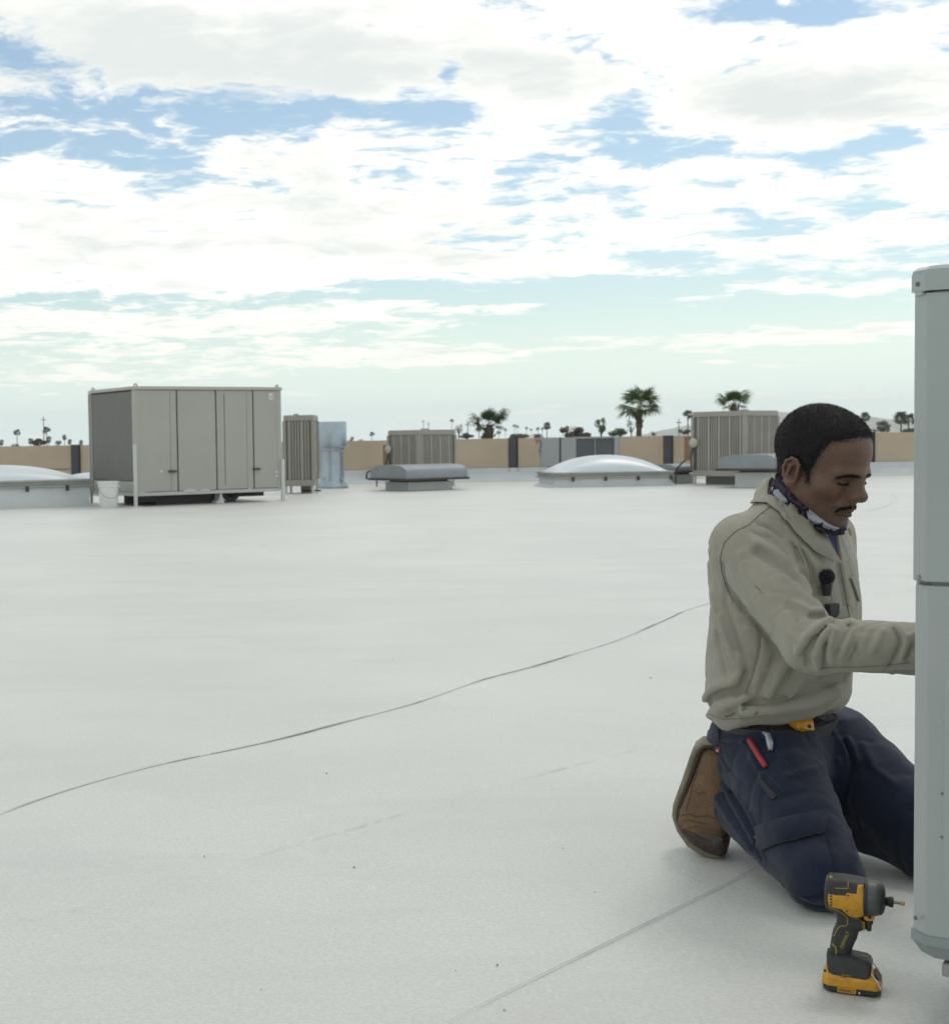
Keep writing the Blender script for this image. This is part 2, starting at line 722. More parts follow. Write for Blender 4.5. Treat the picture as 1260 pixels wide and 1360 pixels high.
# ------------------------------------------------------------------ setting
def roof_material():
    m = bpy.data.materials.new('white_roof_coating')
    m.use_nodes = True
    nt = m.node_tree
    N, Lk = nt.nodes, nt.links
    b = N['Principled BSDF']
    t = N.new('ShaderNodeTexCoord')

    def noise(scale, detail, rough=0.6, stretch=None, rot=0.0, dist=0.0):
        src = t.outputs['Object']
        if stretch:
            mp = N.new('ShaderNodeMapping')
            mp.inputs['Scale'].default_value = stretch
            mp.inputs['Rotation'].default_value = (0, 0, rot)
            Lk.new(src, mp.inputs[0])
            src = mp.outputs[0]
        n = N.new('ShaderNodeTexNoise')
        n.inputs['Scale'].default_value = scale
        n.inputs['Detail'].default_value = detail
        n.inputs['Roughness'].default_value = rough
        n.inputs['Distortion'].default_value = dist
        Lk.new(src, n.inputs['Vector'])
        return n.outputs['Fac']

    def rng_(x, a, c, lo, hi):
        r = N.new('ShaderNodeMapRange')
        r.interpolation_type = 'SMOOTHSTEP'
        for i, v in enumerate((a, c, lo, hi)):
            r.inputs[i + 1].default_value = v
        Lk.new(x, r.inputs[0])
        return r.outputs[0]

    def mix(fac, a, c, mode='MIX'):
        n = N.new('ShaderNodeMix')
        n.data_type = 'RGBA'
        n.blend_type = mode
        if isinstance(fac, float):
            n.inputs[0].default_value = fac
        else:
            Lk.new(fac, n.inputs[0])
        for s, v in ((n.inputs[6], a), (n.inputs[7], c)):
            if isinstance(v, tuple):
                s.default_value = v
            else:
                Lk.new(v, s)
        return n.outputs[2]

    base = mix(rng_(noise(0.55, 6, 0.6), .35, .65, 0, 1), (.575, .593, .562, 1), (.645, .657, .622, 1))
    base = mix(rng_(noise(0.9, 7, 0.62, (1.0, 2.2, 1), 0.5, 0.6), (.46), .70, 0, .95), base, (.565, .568, .532, 1))
    base = mix(rng_(noise(0.35, 8, 0.7, (0.6, 2.5, 1), 0.35, 1.2), .54, .68, 0, .8), base, (.54, .558, .548, 1))
    base = mix(rng_(noise(2.6, 8, 0.7, None, 0, .8), .62, .74, 0, .5), base, (.505, .502, .468, 1))
    g2 = noise(110.0, 4, 0.65)
    base = mix(rng_(g2, .36, .64, 0, .55), base, (.485, .502, .487, 1))
    base = mix(rng_(noise(60.0, 3, 0.6), .55, .70, 0, .35), base, (.69, .705, .682, 1))
    speck = noise(260.0, 3, 0.7)
    base = mix(rng_(speck, .56, .70, 0, .6), base, (.39, .40, .39, 1))
    sp2 = noise(120.0, 3, 0.6)
    dens = rng_(noise(1.3, 4, .6), .42, .62, 0, .75)
    mm = N.new('ShaderNodeMath')
    mm.operation = 'MULTIPLY'
    Lk.new(rng_(sp2, .66, .74, 0, 1), mm.inputs[0])
    Lk.new(dens, mm.inputs[1])
    base = mix(mm.outputs[0], base, (.34, .34, .32, 1))
    Lk.new(base, b.inputs['Base Color'])
    b.inputs['Roughness'].default_value = 0.42
    b.inputs['Specular IOR Level'].default_value = 0.7
    bp = N.new('ShaderNodeBump')
    bp.inputs['Strength'].default_value = 0.8
    bp.inputs['Distance'].default_value = 0.004
    Lk.new(noise(150.0, 5, 0.65), bp.inputs['Height'])
    bp2 = N.new('ShaderNodeBump')
    bp2.inputs['Strength'].default_value = 0.5
    bp2.inputs['Distance'].default_value = 0.05
    Lk.new(noise(2.0, 5, 0.5), bp2.inputs['Height'])
    Lk.new(bp2.outputs[0], bp.inputs['Normal'])
    Lk.new(bp.outputs[0], b.inputs['Normal'])
    return m


ROOF = roof_material()
M_TAN = mat('tan_stucco', (.47, .385, .29), .85, var=.16, vscale=.9, bump=.3, bscale=40)
M_DARKP = mat('dark_steel', (.055, .06, .07), .6, var=.2, vscale=3)
M_GREYP = mat('grey_sheet_metal', (.33, .345, .35), .55, var=.10, vscale=2)
M_DGREYP = mat('dark_grey_louvre', (.095, .11, .118), .6, var=.15, vscale=2)
M_FLASH = mat('white_flashing', (.60, .64, .655), .6, var=.12, vscale=2.0, bump=.2, bscale=10)
M_BOX = mat('beige_cabinet_paint', (.385, .383, .343), .5, var=.07, vscale=2.2, bump=.05, bscale=12)
M_BOXS = mat('cabinet_seam', (.12, .115, .105), .6)
M_COOL = mat('cooler_paint', (.335, .325, .292), .55, var=.10, vscale=3)
M_SLOT = mat('cooler_slot', (.20, .19, .172), .7)
M_GALV = mat('galvanised_steel', (.40, .47, .52), .36, metal=.6, var=.14, vscale=5)
M_HOOD = mat('hood_aluminium', (.27, .30, .32), .5, metal=.2, var=.15, vscale=3)
M_RUST = mat('rusty_edge', (.075, .062, .054), .8, var=.3, vscale=8)
M_WHITEP = mat('white_painted_metal', (.56, .575, .57), .55, var=.08, vscale=5)
M_DOME = mat('acrylic_dome', (.55, .615, .655), .34, var=.05, vscale=2, spec=.6)
M_FRAME = mat('skylight_frame', (.36, .36, .35), .5, metal=.4, var=.15, vscale=4)
M_PLAST = mat('white_bucket_plastic', (.72, .73, .72), .4, var=.05, vscale=10)
M_BLACK = mat('black_rubber', (.02, .02, .022), .6)
M_WIRE = mat('conduit', (.06, .06, .06), .5)
M_SAND = mat('desert_ground', (.22, .18, .13), .95, var=.3, vscale=.02)

ground = MB().grid(lambda u, v: (-5040 + 10080 * u, -5040 + 10080 * v, -7.0), 8, 8).build('ground', M_SAND)
tag(ground, kind='structure')
PW_Y = 30.5
RX0, RX1, RY0 = -32.0, 36.0, -14.0
roof = MB().grid(lambda u, v: (RX0 + (RX1 - RX0) * u, RY0 + (PW_Y - RY0) * v, 0.0), 4, 4).build('roof', ROOF)
tag(roof, kind='structure')
bld = MB().box(RX0, RX1, RY0, PW_Y + .3, -7.0, -0.06).build('building', M_TAN)
tag(bld, 'tan stucco building below the white flat roof', 'building')

# laps and cracks in the roof coating, following the photo's lines on the roof plane
M_CRACK = mat('crack_dirt', (.30, .30, .295), .9, var=.6, vscale=5, col2=(.52, .53, .52), detail=8)


M_CRACK2 = mat('faint_crack', (.42, .43, .425), .9, var=.4, vscale=9, col2=(.56, .575, .565), detail=8)


def smooth_pts(p):
    p = np.array(p)
    for _ in range(3):                  # corner cutting
        q = np.empty((2 * len(p), 2))
        q[0], q[-1] = p[0], p[-1]
        q[1:-1:2] = .75 * p[:-1] + .25 * p[1:]
        q[2:-1:2] = .25 * p[:-1] + .75 * p[1:]
        p = q
    return p


def seam(pts_px, w, lap, name='crack', breaks=0.25, seed=1, dark=False, even=False):
    r = random.Random(seed)
    pts = resample(smooth_pts([tuple(G(*p))[:2] for p in pts_px]), 9 * len(pts_px))
    n = len(pts)
    mb = MB()
    L, R_ = [], []
    ph = r.random() * 10
    for i, p in enumerate(pts):
        t = pts[min(i + 1, n - 1)] - pts[max(i - 1, 0)]
        t = t / (np.linalg.norm(t) + 1e-9)
        nn = np.array((-t[1], t[0]))
        j = 0.0 if even else 0.003 * math.sin(i * .31 + ph) + r.uniform(-.001, .001)
        wob = 0.55 + .45 * math.sin(i * .17 + ph) + .35 * math.sin(i * .47 + 2 * ph)
        wob = 1.0 if even else wob
        ww = w * max(0.18, wob + r.uniform(-.25, .25)) * min(1, .2 + i / 14, .2 + (n - 1 - i) / 14)
        L.append(p + nn * (j + ww / 2))
        R_.append(p + nn * (j - ww / 2))
    vs, fs = [], []
    for i in range(n):
        vs += [(L[i][0], L[i][1], .0046), (R_[i][0], R_[i][1], .0046)]
        if i and r.random() > breaks:
            fs.append((2 * i - 2, 2 * i - 1, 2 * i + 1, 2 * i))
    mb.add(vs, fs)
    mb.build(name, M_CRACK if lap > 0 or dark else M_CRACK2, roof, fix=False)
    if lap > 0:
        vs, fs = [], []
        for i, p in enumerate(pts):
            t = pts[min(i + 1, n - 1)] - pts[max(i - 1, 0)]
            t = t / (np.linalg.norm(t) + 1e-9)
            nn = np.array((-t[1], t[0]))
            q = p + nn * lap
            hh = .0011 * min(1, i / 12, (n - 1 - i) / 12)
            q = p + nn * lap * max(.05, min(1, i / 12, (n - 1 - i) / 12))
            vs += [(p[0], p[1], .0004), (p[0], p[1], .0006 + hh), (q[0], q[1], .0005)]
            if i:
                a = 3 * i
                fs += [(a - 3, a, a + 1, a - 2), (a - 2, a + 1, a + 2, a - 1)]
        MB().add(vs, fs).build('lap_seam', ROOF, roof, fix=False)


seam([(-30, 1095), (60, 1058), (200, 1018), (330, 992), (400, 975), (480, 954), (540, 938), (580, 925), (640, 903), (700, 888), (770, 867),
      (830, 848), (880, 825), (915, 809), (945, 801), (985, 786)], .0070, .12, breaks=.03, seed=3)
seam([(590, 1362), (705, 1304), (860, 1228), (1010, 1152), (1050, 1132)], .0030, 0, breaks=.0, seed=4, dark=True, even=True)
seam([(330, 1143), (360, 1133), (420, 1115), (520, 1086), (630, 1054), (760, 1018), (850, 995), (935, 975)], .0030, 0, breaks=.45, seed=5)
seam([(640, 902), (720, 884), (800, 868), (940, 838)], .003, 0, breaks=.5, seed=6)
seam([(690, 757), (760, 745), (850, 736), (930, 729)], .012, 0, breaks=.25, seed=7)
seam([(0, 857), (60, 850), (120, 843)], .006, 0, breaks=.4, seed=8)
seam([(1142, 684), (1152, 678), (1166, 676), (1180, 671), (1192, 663), (1186, 657), (1170, 655)], .014, 0, breaks=.2, seed=9)
seam([(640, 792), (720, 787), (800, 781)], .005, 0, breaks=.6, seed=10)
seam([(0, 716), (90, 708), (200, 700), (330, 690)], .012, 0, breaks=.45, seed=11)
seam([(300, 822), (350, 812), (420, 803)], .006, 0, breaks=.5, seed=12)
seam([(0, 1226), (70, 1216), (140, 1202)], .004, 0, breaks=.6, seed=13)

# loose grit lying on the coating
g = MB()
gr = random.Random(5)
spots = [(864, 901, .008), (434, 1028, .006), (272, 1138, .0045), (470, 1153, .005), (893, 948, .004), (522, 876, .005), (670, 1343, .0035),
         (299, 742, .009), (186, 742, .008), (350, 725, .012), (897, 652, .02), (651, 840, .006), (790, 1186, .003), (660, 1283, .004), (605, 1290, .003)]
for _ in range(40):
    spots.append((gr.uniform(0, 1200), 660 + 690 * gr.random() ** 1.3, gr.choice([.0008, .0012, .0012, .0018, .0025])))
for (px, py, s) in spots:
    s *= .7
    c = G(px, py)
    vs = []
    for k in range(6):
        a = k * math.pi / 3
        q = s * gr.uniform(.5, 1.1)
        vs.append((c.x + q * math.cos(a), c.y + q * math.sin(a), .0015))
    vs.append((c.x, c.y, .002 + s * gr.uniform(.5, .9)))
    g.add(vs, [(k, (k + 1) % 6, 6) for k in range(6)] + [(5, 4, 3, 2, 1, 0)])
tag(g.build('grit', mat('grit', (.24, .235, .22), .9)), 'dark grit and pebbles scattered on the white roof', 'grit', kind='stuff')

# ---- far parapet
pw = empty('parapet_wall', (0, PW_Y, 0))
tag(pw, 'long tan parapet wall with dark posts along the far roof edge', 'wall')


def wx(px, Y=PW_Y):
    return P(px, 600, Y).x


ZT, ZB = 0.93, 0.29


def panel(px0, px1, m, y0=-.02, y1=.22, z0=ZB, z1=ZT, name='panel', x0=None, x1=None):
    a = wx(px0) if x0 is None else x0
    c = wx(px1) if x1 is None else x1
    o = MB().box(a, c, y0, y1, z0, z1).build(name, m, pw, bevel=.004)
    return o


posts = [95, 675, 880.5, 1148]
pw_w = 12
edges = [None] + [p for p in posts]
segs = [(None, 95), (107, 384), (384.3, 675), (687, 717), (822, 880.5), (893, 1148), (1160, None)]
for a, c in segs:
    panel(a or 0, c or 0, M_TAN, x0=RX0 if a is None else None, x1=RX1 if c is None else None)
for p in posts:
    panel(p + .15, p + pw_w - .15, M_DARKP, y0=-.05, y1=.1, z0=ZB - .004, z1=ZT + .012, name='post')
    panel(p + pw_w - 2.2, p + pw_w + .3, mat('black_joint', (.02, .02, .022), .7), y0=-.058, y1=.08, z0=ZB - .003, z1=ZT + .010, name='joint_strip')
panel(717.2, 742.6, M_GREYP)
panel(742.9, 744.2, M_DARKP, y0=-.04, name='joint_strip')
panel(744.5, 764.8, M_GREYP)
panel(765, 789.8, M_DGREYP, y0=.015, z1=ZT - .03, name='dark_panel')
panel(790.2, 815, M_DGREYP, y0=.015, z1=ZT - .03, name='dark_panel')
panel(789.5, 790.5, M_GREYP, y0=.0, z1=ZT - .03, name='mullion')
panel(765, 815, M_GREYP, z0=ZT - .029, z1=ZT + .01, name='head_rail')
panel(815.2, 821.8, M_GREYP)
# the lower horizontal board line, darker than the wall, on the left stretch
panel(0, 94, mat('tan_dark_joint', (.22, .17, .125), .9), y0=-.032, z0=.40, z1=.425, x0=RX0, name='joint_strip')
fl = MB().prism([(-.40, -.01), (-.40, .012), (-.14, .10), (-.13, .115), (-.07, .13), (-.06, ZB - .004), (.2, ZB - .004), (.2, -.01)], RX0, RX1, 'YZ')
fl.build('flashing', M_FLASH, pw)
for z in (.19, .245):
    MB().box(RX0, RX1, -.068, -.0605, z, z + .012).build('flashing_lap', mat('flashing_lap', (.47, .51, .53), .7), pw)
for px in (675, 687):
    MB().box(wx(px) - .03, wx(px) + .03, -.066, -.0615, .135, ZB - .01).build('stain', mat('rust_stain', (.44, .43, .42), .8), pw)
# sprayed marks on the grey panel
for (pts, col) in (([(711, 583), (713, 589), (715, 583)], (.42, .12, .12)), ([(716, 584), (718, 586), (718.5, 592), (716.5, 597), (719, 600)], (.08, .15, .36)),
                   ([(715.5, 598), (717, 604), (719, 605)], (.25, .27, .28))):
    q = [P(*p, PW_Y - .03) for p in pts]
    MB().tube([(v.x, v.y - PW_Y, v.z) for v in q], .012, 6).build('paint_mark', mat('paint_%.2f' % col[0], col, .8), pw)
for sx_ in (RX0, RX1):
    o = MB().box(sx_ - .12, sx_ + .12, RY0, PW_Y - .45, 0, ZT).build('parapet_wall', M_TAN)
    tag(o, 'plain tan parapet along the %s side of the roof' % ('bucket' if sx_ < 0 else 'condenser'), 'wall')

# ---- far hills
hb = []
prof = [(700, 581), (790, 580), (835, 579), (862, 576), (880, 571), (900, 567), (925, 563), (960, 558), (1000, 551), (1040, 547), (1075, 551), (1110, 550), (1135, 551),
        (1160, 554), (1185, 557), (1215, 553), (1260, 545), (1330, 540), (1420, 550), (1560, 545), (1700, 556)]
prof = resample(prof, 90)
hr = random.Random(2)
HY = 4600.0
mb = MB()
rows = []
for (px, py) in prof:
    t = P(px, py + hr.uniform(-.7, .7), HY)
    rows.append([(t.x, HY - 420, -7.2), (t.x + hr.uniform(-25, 25), HY - 190, -7 + (t.z + 7) * hr.uniform(.38, .58)), (t.x, HY, t.z), (t.x, HY + 400, -7.2)])
vs = [p for r_ in rows for p in r_]
fs = []
for i in range(len(rows) - 1):
    for j in range(3):
        a = i * 4 + j
        fs.append((a, a + 4, a + 5, a + 1))
mb.add(vs, fs)
tag(mb.build('hills', mat('hill_rock', (.30, .285, .27), .95, var=.3, vscale=.01), fix=False), kind='structure')

# ---- air between here and the hills
hz = MB().box(-5060, 5060, -5060, 5060, -8.5, 120).build('haze', None)
hm = bpy.data.materials.new('haze_air')
hm.use_nodes = True
hn = hm.node_tree
hn.nodes.clear()
pv = hn.nodes.new('ShaderNodeVolumePrincipled')
pv.inputs['Color'].default_value = (.90, .98, 1.0, 1)
pv.inputs['Density'].default_value = 0.00017
pv.inputs['Anisotropy'].default_value = 0.0
ho = hn.nodes.new('ShaderNodeOutputMaterial')
hn.links.new(pv.outputs[0], ho.inputs['Volume'])
hz.data.materials.append(hm)
tag(hz, 'thin pale haze in the air over the whole place', 'haze', kind='stuff')

# ------------------------------------------------------------------ things on the roof
def rect_frame(corner, ang, w, d):
    """empty at a ground corner: local x along the right face, y along the left face (both receding)"""
    return empty('x', (corner.x, corner.y, 0), ang)


# ---- large cabinet air handler
bc = P(181, 665, 20.7)
BANG = math.radians(31)
bx = empty('air_handler', (bc.x, bc.y, 0), BANG)
tag(bx, 'large boxy beige air handler with four door panels, behind the white bucket', 'air handler')
BW, BD, BZ0, BZ1 = 2.50, 1.66, .185, .93 + 77 / 1850 * 20.7
MB().box(.03, BW - .03, .03, BD - .03, BZ0 + .02, BZ1 - .05).build('cabinet', M_BOXS, bx)
cuts = [0, .27, .56, .815, 1.0]
cuts = [0, .28, .545, .805, 1.0]
for i in range(4):
    a, c = cuts[i] * BW + (.012 if i else .03), cuts[i + 1] * BW - (.012 if i < 3 else .03)
    dr = MB().box(a, c, -.006, .03, BZ0 + .03, BZ1 - .055).build('door', M_BOX, bx, bevel=.006)
    if i in (0, 2):
        hx = c - .11
        MB().box(hx, hx + .012, -.0095, -.006, BZ0 + .05, BZ1 - .08).build('door_rib', mat('cabinet_rib', (.285, .292, .262), .6), dr)
    if i == 0 or i == 3:
        hx = c - .10 if i == 0 else a + .01
        MB().box(hx - .05, hx + .07, -.05, -.0065, .50, .53).build('latch', M_DARKP, dr, bevel=.004)
MB().box(BW * .64 - .1, BW * .64 - .09, -.0095, -.0065, BZ0 + .1, BZ1 - .1).build('panel_joint', M_BOXS, bx)
MB().box(.02, BW - .02, -.003, .06, BZ0 - .03, BZ0 + .022).build('base_rail', mat('base_rail', (.52, .52, .51), .6, var=.15, vscale=6), bx, bevel=.005)
MB().box(-.003, .06, .065, BD - .02, BZ0 - .03, BZ0 + .022).build('base_rail', MATS['base_rail'], bx, bevel=.005)
MB().box(-.006, .03, .07, BD - .07, BZ0 + .20, BZ1 - .075).build('side_screen', mat('side_screen', (.185, .185, .172), .8, var=.15, vscale=25, streak=(1, 1, .25)), bx)
MB().box(-.003, .03, .07, BD - .07, BZ0 + .03, BZ0 + .19).build('side_panel', mat('side_panel', (.39, .395, .36), .6), bx)
rl = MB()
rl.box(-.03, BW + .03, -.03, BD + .03, BZ1 - .05, BZ1 - .012)
rl.box(-.018, BW + .018, -.018, BD + .018, BZ1 - .012, BZ1)
rl.build('top_cap', mat('top_cap', (.42, .425, .385), .5), bx, bevel=.006)
for (x, y) in ((0, 0), (BW, 0), (0, BD), (BW, BD)):
    sx_, sy_ = (1 if x == 0 else -1), (1 if y == 0 else -1)
    q = MB()
    q.box(min(x - .012 * sx_, x + .055 * sx_), max(x - .012 * sx_, x + .055 * sx_), min(y - .012 * sy_, y - .004 * sy_), max(y - .012 * sy_, y - .004 * sy_), BZ0, BZ1 - .052)
    q.box(min(x - .012 * sx_, x - .004 * sx_), max(x - .012 * sx_, x - .004 * sx_), min(y - .0035 * sy_, y + .055 * sy_), max(y - .0035 * sy_, y + .055 * sy_), BZ0, BZ1 - .052)
    q.build('corner_angle', mat('corner_angle', (.385, .39, .355), .5), bx)
    lg = MB().tube([(x + .02 * sx_, y + .02 * sy_, BZ1), (x + .02 * sx_, y + .02 * sy_, BZ1 + .02), (x + .04 * sx_, y + .02 * sy_, BZ1 + .036), (x + .06 * sx_, y + .02 * sy_, BZ1 + .02), (x + .06 * sx_, y + .02 * sy_, BZ1)], .011, 6)
    lg.build('lifting_lug', M_COOL, bx)
# white painted legs
for (x, y, zt, w_) in ((-.016, -.016, .93, .024), (BW + .016, -.016, .66, .028), (-.016, BD + .016, BZ1 - .06, .02), (BW + .016, BD + .016, .66, .028)):
    ml = M_WHITEP if zt < 1 else mat('corner_angle', (.385, .39, .355), .5)
    MB().box(x - w_, x + w_, y - w_, y + w_ * .2, .008, zt).build('leg', ml, bx)
    MB().box(x - .07, x + .07, y - .07, y + .07, 0, .008).build('foot_plate', M_WHITEP, bx)
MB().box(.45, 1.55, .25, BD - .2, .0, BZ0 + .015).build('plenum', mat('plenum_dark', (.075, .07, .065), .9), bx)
MB().box(.10, .42, .2, .32, .06, BZ0 + .01).build('skid', mat('skid_dark', (.06, .06, .058), .8), bx)
MB().box(1.70, BW - .15, .3, .42, .08, BZ0 + .01).build('skid', MATS['skid_dark'], bx)
pp = MB().tube([(1.52, .12, BZ0), (1.54, .12, .10), (1.62, .12, .055), (1.72, .12, .06), (1.78, .12, .11), (1.80, .12, BZ0)], .035, 8)
pp.tube([(1.66, .1, .11), (2.05, .1, .11)], .018, 8)
pp.build('drain_trap', M_BLACK, bx, smooth=True)
cv = MB().prism([(1.34, .005), (1.50, .005), (1.47, .06), (1.44, .2), (1.41, .06)], .02, .2)
cv.build('support_cone', M_WHITEP, bx)
MB().box(2.30, 2.37, -.0105, -.0065, 1.60, 1.70).build('sticker', mat('sticker_white', (.62, .62, .60), .5), bx)
MB().box(2.315, 2.355, -.0135, -.011, 1.62, 1.65).build('sticker_print', mat('sticker_grey', (.42, .42, .40), .5), bx)
for (x, w_, z, hgt) in ((.90, .27, .20, .045), (1.15, .2, .205, .03), (.06, .3, .20, .02)):
    MB().prism([(x - w_ / 2, z), (x + w_ / 2, z), (x + w_ * .3, z + hgt * .7), (x, z + hgt), (x - w_ * .35, z + hgt * .6)], -.0105, -.0075).build('coating_splash', M_WHITEP, bx)
for (x, z) in ((.42, .52), (2.08, .5), (2.42, .40), (2.42, .46), (1.93, .205)):
    MB().lathe([(.022, -.002), (.022, .0)], 12, 'Y', (x, -.008, z)).build('paint_spot', M_WHITEP, bx)
# faint lighter scuffs where signs were removed
for (x, z, w_, hgt) in ((.93, .98, .27, .10), (.86, 1.2, .22, .02), (1.62, 1.05, .25, .02), (.9, 1.48, .22, .025)):
    MB().box(x - w_ / 2, x + w_ / 2, -.0085, -.0065, z - hgt / 2, z + hgt / 2).build('scuff', mat('scuff', (.365, .372, .337), .55), bx)


# ---- bucket
bk = empty('bucket', G(145, 674), 0.4)
tag(bk, 'white plastic bucket with wire handle beside the large beige air handler', 'bucket')
b_ = MB().lathe([(.001, .002), (.128, .0), (.132, .006), (.148, .30), (.158, .305), (.160, .315), (.150, .32), (.150, .345), (.160, .35), (.160, .365), (.168, .37), (.168, .385), (.155, .388), (.147, .38), (.128, .02), (.001, .018)], 32)
b_.build('pail', M_PLAST, bk, smooth=True, autos=40)
arc = [(-.163 * math.cos(t), -.163 - .02 * math.sin(t) + .01, .30 - .20 * math.sin(t)) for t in [math.pi * k / 14 for k in range(15)]]
arc = [(.165 * math.cos(t), -.02 - .155 * math.sin(t), .31 - .17 * math.sin(t)) for t in [math.pi * k / 14 for k in range(15)]]
MB().tube(arc, .0035, 6).build('handle', mat('wire_grey', (.3, .3, .3), .5, metal=.5), bk)
for s in (-1, 1):
    MB().lathe([(.02, -.006), (.02, .012), (.012, .016)], 12, 'X', (s * .156, -.02, .31)).build('handle_boss', M_PLAST, bk)


# ---- evaporative coolers
def cooler(px, D, ang, w, d, z0, z1, label, leg_h, electrics=False, legs_white=True):
    c = P(px, 600, D)
    e = empty('evaporative_cooler', (c.x, c.y, 0), ang)
    tag(e, label, 'cooler', 'evaporative coolers on the roof')
    MB().box(.02, w - .02, .02, d - .02, z0 + .02, z1 - .02).build('cabinet', M_SLOT, e)
    t = MB()
    t.box(-.012, w + .012, -.012, d + .012, z1 - .10, z1 - .012)
    t.box(-.002, w + .002, -.002, d + .002, z1 - .012, z1)
    t.build('top_cap', M_COOL, e, bevel=.006)
    MB().box(-.012, w + .012, -.012, d + .012, z0, z0 + .11).build('water_pan', M_COOL, e, bevel=.006)
    for (x, y) in ((0, 0), (w, 0), (0, d), (w, d)):
        MB().box(x - .03, x + .03, y - .03, y + .03, z0 + .112, z1 - .102).build('corner_post', M_COOL, e, bevel=.005)
    def ribs(length, along_x, side):
        r = MB()
        k = 0
        x = .06
        while x < length - .07:
            wd = .026 if k % 4 else .055
            for (a, c2) in ((z0 + .115, z1 - .105),):
                if along_x:
                    y = side
                    r.box(x, x + wd, y - .014, y + .014, a, c2)
                else:
                    r.box(side - .014, side + .014, x, x + wd, a, c2)
            x += wd + .024
            k += 1
        o = r.build('louvre_panel', M_COOL, e)
        o['kind'] = 'stuff'
    ribs(w, True, .012)
    ribs(w, True, d - .012)
    ribs(d, False, .012)
    ribs(d, False, w - .012)
    for (x, y) in ((.02, .02), (w - .02, .02), (.02, d - .02), (w - .02, d - .02)):
        MB().box(x - .02, x + .02, y - .02, y + .02, 0, z0).build('leg', M_WHITEP, e)
    MB().box(.25, w - .1, .25, d - .1, .0, z0 - .002).build('duct', mat('duct_grey', (.25, .245, .235), .7), e)
    MB().box(.28, .62, .235, .249, .03, z0 - .08).build('duct_slot', M_BLACK, e)
    MB().box(w * .3, w * .45, d * .2, d * .3, z1, z1 + .025).build('lid_bracket', M_COOL, e)
    return e


cooler(378, 25.0, math.radians(-8), .52, .62, .135, 1.405, 'tall narrow beige cooler between the air handler and galvanised vent', .13)
e3 = cooler(557, 27.2, math.radians(36), .93, .93, .20, 1.125, 'low beige cooler behind the vent hood with a pipe', .2)
e4 = cooler(988, 25.6, math.radians(38), 1.05, 1.12, .16, 1.375, 'large beige cooler with a palm crown showing above it', .16)
for (e, y, z, s) in ((e3, .93, .62, 1.0), (e4, 1.12, .66, 1.15)):
    u = empty('switch_box', e.location, e.rotation_euler[2])
    tag(u, 'small rusty electrical switch box on the side of the %s' % ('low cooler' if e is e3 else 'large cooler'), 'switch box')
    MB().box(-.02, .10, y + .02, y + .17 * s, z - .17 * s, z + .22 * s).build('box', mat('rusty_orange', (.27, .16, .095), .7, var=.2, vscale=9), u, bevel=.006)
    MB().lathe([(.001, -.03), (.07 * s, -.03), (.085 * s, 0), (.07 * s, .04), (.001, .045)], 16, 'X', (-.05, y - .04, z + .13)).build('meter', mat('cream_meter', (.45, .43, .36), .5), u, smooth=True)
    MB().tube([(-.05, y - .03, z + .05), (-.06, y + .02, z - .15), (-.06, y + .0, z - .35), (-.05, y - .06, z - .37), (-.05, y - .08, z - .2), (-.05, y - .04, z + .02)], .014, 8).build('flex_loop', M_WIRE, u)
    MB().tube([(.0, y + .12, z - .16), (-.0, y + .24, z - .24), (.0, y + .36, z - .34), (.0, y + .40, z - .46), (.0, y + .40, .0)], .016, 8).build('conduit', M_WIRE, u)

# ---- galvanised round vent
vp = P(441, 600, 27.6)
v_ = empty('round_vent', (vp.x, vp.y, 0))
tag(v_, 'round blue-grey galvanised exhaust vent with a wide cylindrical cap', 'vent')
k = 27.6 / 1850
zc = lambda y: .93 - (y - 586.2) * k
MB().lathe([(.30, .0), (.30, .04), (.245, .11), (.235, .13), (.235, zc(600)), (.001, zc(600) + .001)], 36).build('stack', M_GALV, v_, smooth=True, autos=35)
MB().lathe([(.236, zc(599)), (.255, zc(597)), (.255, zc(595)), (.295, zc(593)), (.295, zc(562)), (.285, zc(560.5)), (.27, zc(561.5)), (.001, zc(562))], 36).build('cap', M_GALV, v_, smooth=True, autos=35)
MB().lathe([(.31, zc(590.6)), (.31, zc(589.4))], 36).build('cap_band', M_GALV, v_, smooth=True, autos=35)
for a in (.7, 2.3, 3.9, 5.5):
    MB().tube([(.235 * math.cos(a), .235 * math.sin(a), .22), (.42 * math.cos(a), .42 * math.sin(a), .0)], .012, 6).build('brace', M_GALV, v_)


# ---- curved relief hoods
def hood(px, py, D, ang, w, d, zk, zr, label, ex=.12):
    c = P(px, py, D)
    e = empty('relief_hood', (c.x, c.y, 0), ang)
    tag(e, label, 'vent hood', 'curved metal relief hoods')
    MB().box(0, w, 0, d, 0, zk).build('kerb', mat('kerb_white', (.60, .63, .63), .65, var=.12, vscale=3), e, bevel=.01)
    MB().box(.06, w - .06, .06, d - .06, zk, zk + .08).build('throat', M_RUST, e)
    z0 = zk + .06
    prof = [(-ex, z0 + .01)]
    y0, y1 = -ex, d + ex
    n = 14
    for i in range(n + 1):
        t = i / n
        a = math.pi * (1 - t)
        prof.append(((y0 + y1) / 2 + (y1 - y0) / 2 * math.copysign(abs(math.cos(a)) ** .5, math.cos(a)), z0 + .012 + (zr - z0 - .012) * abs(math.sin(a)) ** .62))
    prof.append((y1, z0 + .01))
    MB().prism(prof, -ex, w + ex, 'YZ').build('hood', M_HOOD, e, smooth=True, autos=50)
    MB().box(-ex - .03, w + ex + .03, y0 - .03, y1 + .03, z0 - .03, z0 + .009).build('drip_edge', M_RUST, e, bevel=.003)
    return e


